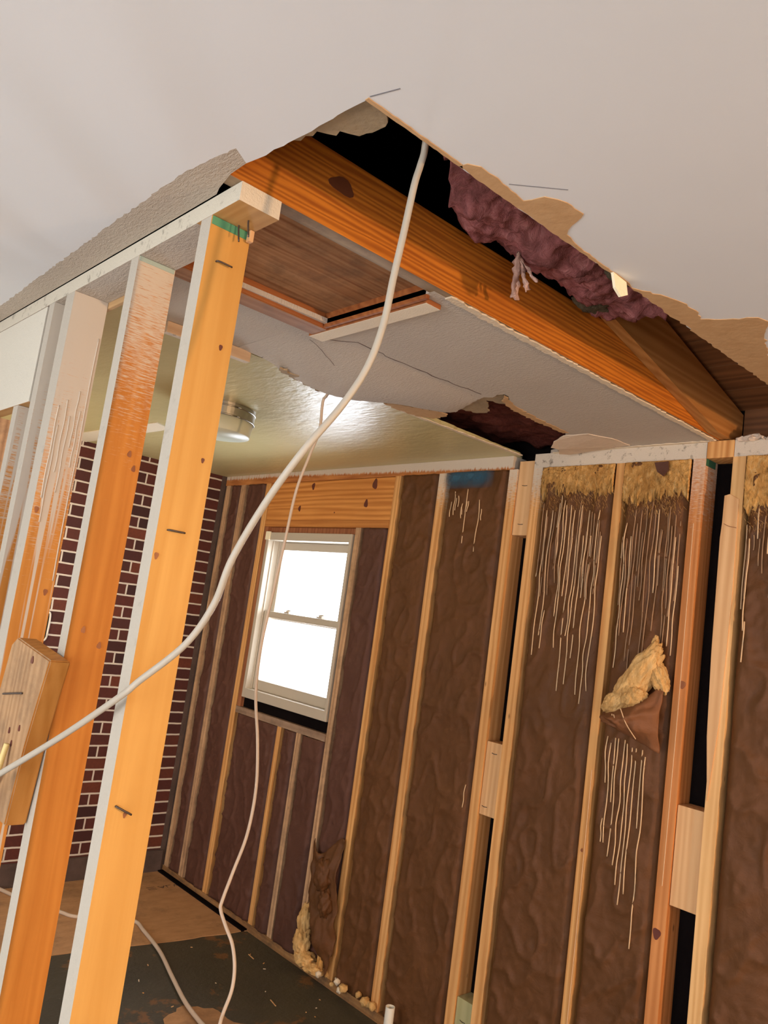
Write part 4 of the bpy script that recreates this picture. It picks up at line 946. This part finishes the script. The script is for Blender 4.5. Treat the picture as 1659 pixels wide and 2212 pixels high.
tag(link('electrical_cable', bm, CABLE_W, smooth=True, origin=(-2.26, -0.97, 2.4)), 'thin cable hanging past the window from the sagging ceiling edge to the floor', 'cable')
C3 = [(-4.50, -0.99, 0.03), (-4.473, -0.95, 0.014), (-4.269, -0.875, 0.012), (-4.089, -0.776, 0.012), (-4.008, -0.729, 0.012), (-3.944, -0.595, 0.012), (-3.852, -0.488, 0.012), (-3.733, -0.495, 0.012), (-3.493, -0.529, 0.012), (-3.243, -0.595, 0.012), (-3.021, -0.651, 0.012), (-2.867, -0.673, 0.012), (-2.776, -0.683, 0.012), (-2.4, -0.75, 0.012)]
bm = bmesh.new(); tube(bm, C3, 0.009, 10, sub=8)
tag(link('electrical_cable', bm, CABLE_W, smooth=True, origin=(-3.5, -0.53, 0.01)), 'pale cable snaking over the subfloor and black tar paper', 'cable')

# drum ceiling light
DC = (-2.90, -1.02)
dl = empty('ceiling_light', (DC[0], DC[1], Hc)); tag(dl, 'round drum ceiling light with chrome rim on the olive ceiling', 'ceiling light')
bm = bmesh.new(); cyl(bm, DC, 0.150, 2.388, 2.4395, 64); link('canopy', bm, CHROME, dl, smooth=False, origin=(*DC, 2.42))
for z in (2.425, 2.388):
    bm = bmesh.new(); pts = [(DC[0] + .151 * math.cos(t), DC[1] + .151 * math.sin(t), z) for t in [2 * math.pi * k / 48 for k in range(49)]]; tube(bm, pts, 0.003, 6, sub=1); link('chrome_ring', bm, CHROME, dl, smooth=True, origin=(*DC, z))
GLS = NT('frosted_drum_glass'); GLS = GLS.fin((0.62, 0.64, 0.50), 0.45, 0.3)
bm = bmesh.new(); cyl(bm, DC, 0.140, 2.330, 2.3885, 64, 0.148); bmesh.ops.bevel(bm, geom=[e for e in bm.edges if all(abs(v.co.z - 2.330) < 1e-4 for v in e.verts)], offset=0.008, segments=3, affect='EDGES'); link('glass_drum', bm, GLS, dl, smooth=True, origin=(*DC, 2.33))

# outlet box in the brick
ob = empty('wall_box', (-4.52, -0.965, 1.39)); tag(ob, 'white-rimmed black wall box set in the brick wall', 'wall box')
bm = bmesh.new()
rp = [(-0.905 - .0, 1.33), (-0.905, 1.44), (-0.925, 1.465), (-1.02, 1.465), (-1.04, 1.44), (-1.04, 1.33), (-1.02, 1.305), (-0.925, 1.305), (-0.905, 1.33)]
tube(bm, [(-4.517, y - .04, z) for y, z in rp], 0.006, 8, sub=4); link('box_rim', bm, PVC, ob, smooth=True, origin=(-4.517, -1.0, 1.39))
bm = bmesh.new(); box(bm, -4.5195, -4.514, -1.075, -0.95, 1.31, 1.46); link('box_dark_panel', bm, BLACK, ob, origin=(-4.517, -1.0, 1.39))  # thin black panel standing for the dark opening of the box

# pvc stub
bm = bmesh.new()
N = 24; ro, ri = 0.019, 0.016; c = (-2.40, -0.085)
R0 = [[bm.verts.new((c[0] + r * math.cos(2 * math.pi * k / N), c[1] + r * math.sin(2 * math.pi * k / N), z)) for k in range(N)] for r, z in ((ro, 0.0), (ro, 0.145), (ri, 0.145), (ri, 0.005))]
for a, b in zip(R0, R0[1:]):
    for k in range(N): bm.faces.new((a[k], a[(k + 1) % N], b[(k + 1) % N], b[k]))
bm.faces.new(R0[3])
bmesh.ops.recalc_face_normals(bm, faces=bm.faces)
tag(link('pipe_stub', bm, PVC, smooth=False, origin=(c[0], c[1], 0)), 'short white plastic pipe stub rising from the floor by the wall', 'pipe')
torn([(-3.02, -.66), (-2.95, -.56), (-2.85, -.55), (-2.74, -.49), (-2.6, -.50), (-2.5, -.8), (-2.8, -.85), (-2.96, -.78)], floor1, OSB, 0.0004, 0.001, 0.012, 31, 0.03, 'bare_patch')
# printed marks on the subfloor board
INK = plain('stamp_ink', (0.05, 0.03, 0.02), 0.8)
bm = bmesh.new()
cu = [((-4.27, -.22), (-4.27, -.17)), ((-4.25, -.22), (-4.25, -.17)), ((-4.235, -.22), (-4.235, -.17)), ((-4.27, -.15), (-4.24, -.13)), ((-4.24, -.13), (-4.27, -.11)), ((-4.255, -.14), (-4.255, -.12)), ((-4.27, -.10), (-4.24, -.10)), ((-4.27, -.10), (-4.27, -.07)), ((-4.24, -.06), (-4.27, -.045)), ((-4.27, -.045), (-4.24, -.03))]
for a, b in cu:
    d = Vector((b[0] - a[0], b[1] - a[1], 0)); n_ = Vector((-d.y, d.x, 0)).normalized() * .0022
    sheet(bm, [Vector((*a, .0046)) - n_, Vector((*b, .0046)) - n_, Vector((*b, .0046)) + n_, Vector((*a, .0046)) + n_], 0.0004)
link('printed_stamp', bm, INK, f2)
# floor debris
rr = random.Random(5)
for k in range(26):
    x = rr.uniform(-3.5, -2.5); y = rr.uniform(-0.9, -0.1)
    L = rr.uniform(.003, .009) if k % 9 else rr.uniform(.02, .03); a = rr.uniform(0, 3.14)
    bm = bmesh.new(); box(bm, -L, L, -.002, .002, 0, .002)
    for v in bm.verts: v.co = Vector((v.co.x * math.cos(a) - v.co.y * math.sin(a), v.co.x * math.sin(a) + v.co.y * math.cos(a), v.co.z)) + Vector((x, y, 0.0005))
    tag(link('wood_chip', bm, (W_BLOCK, GYPS, W_STUD)[k % 3], origin=(x, y, 0.0005)), 'tiny pale chip of wood or gypsum lying on the black tar paper', 'debris', 'chips scattered on the tar paper')
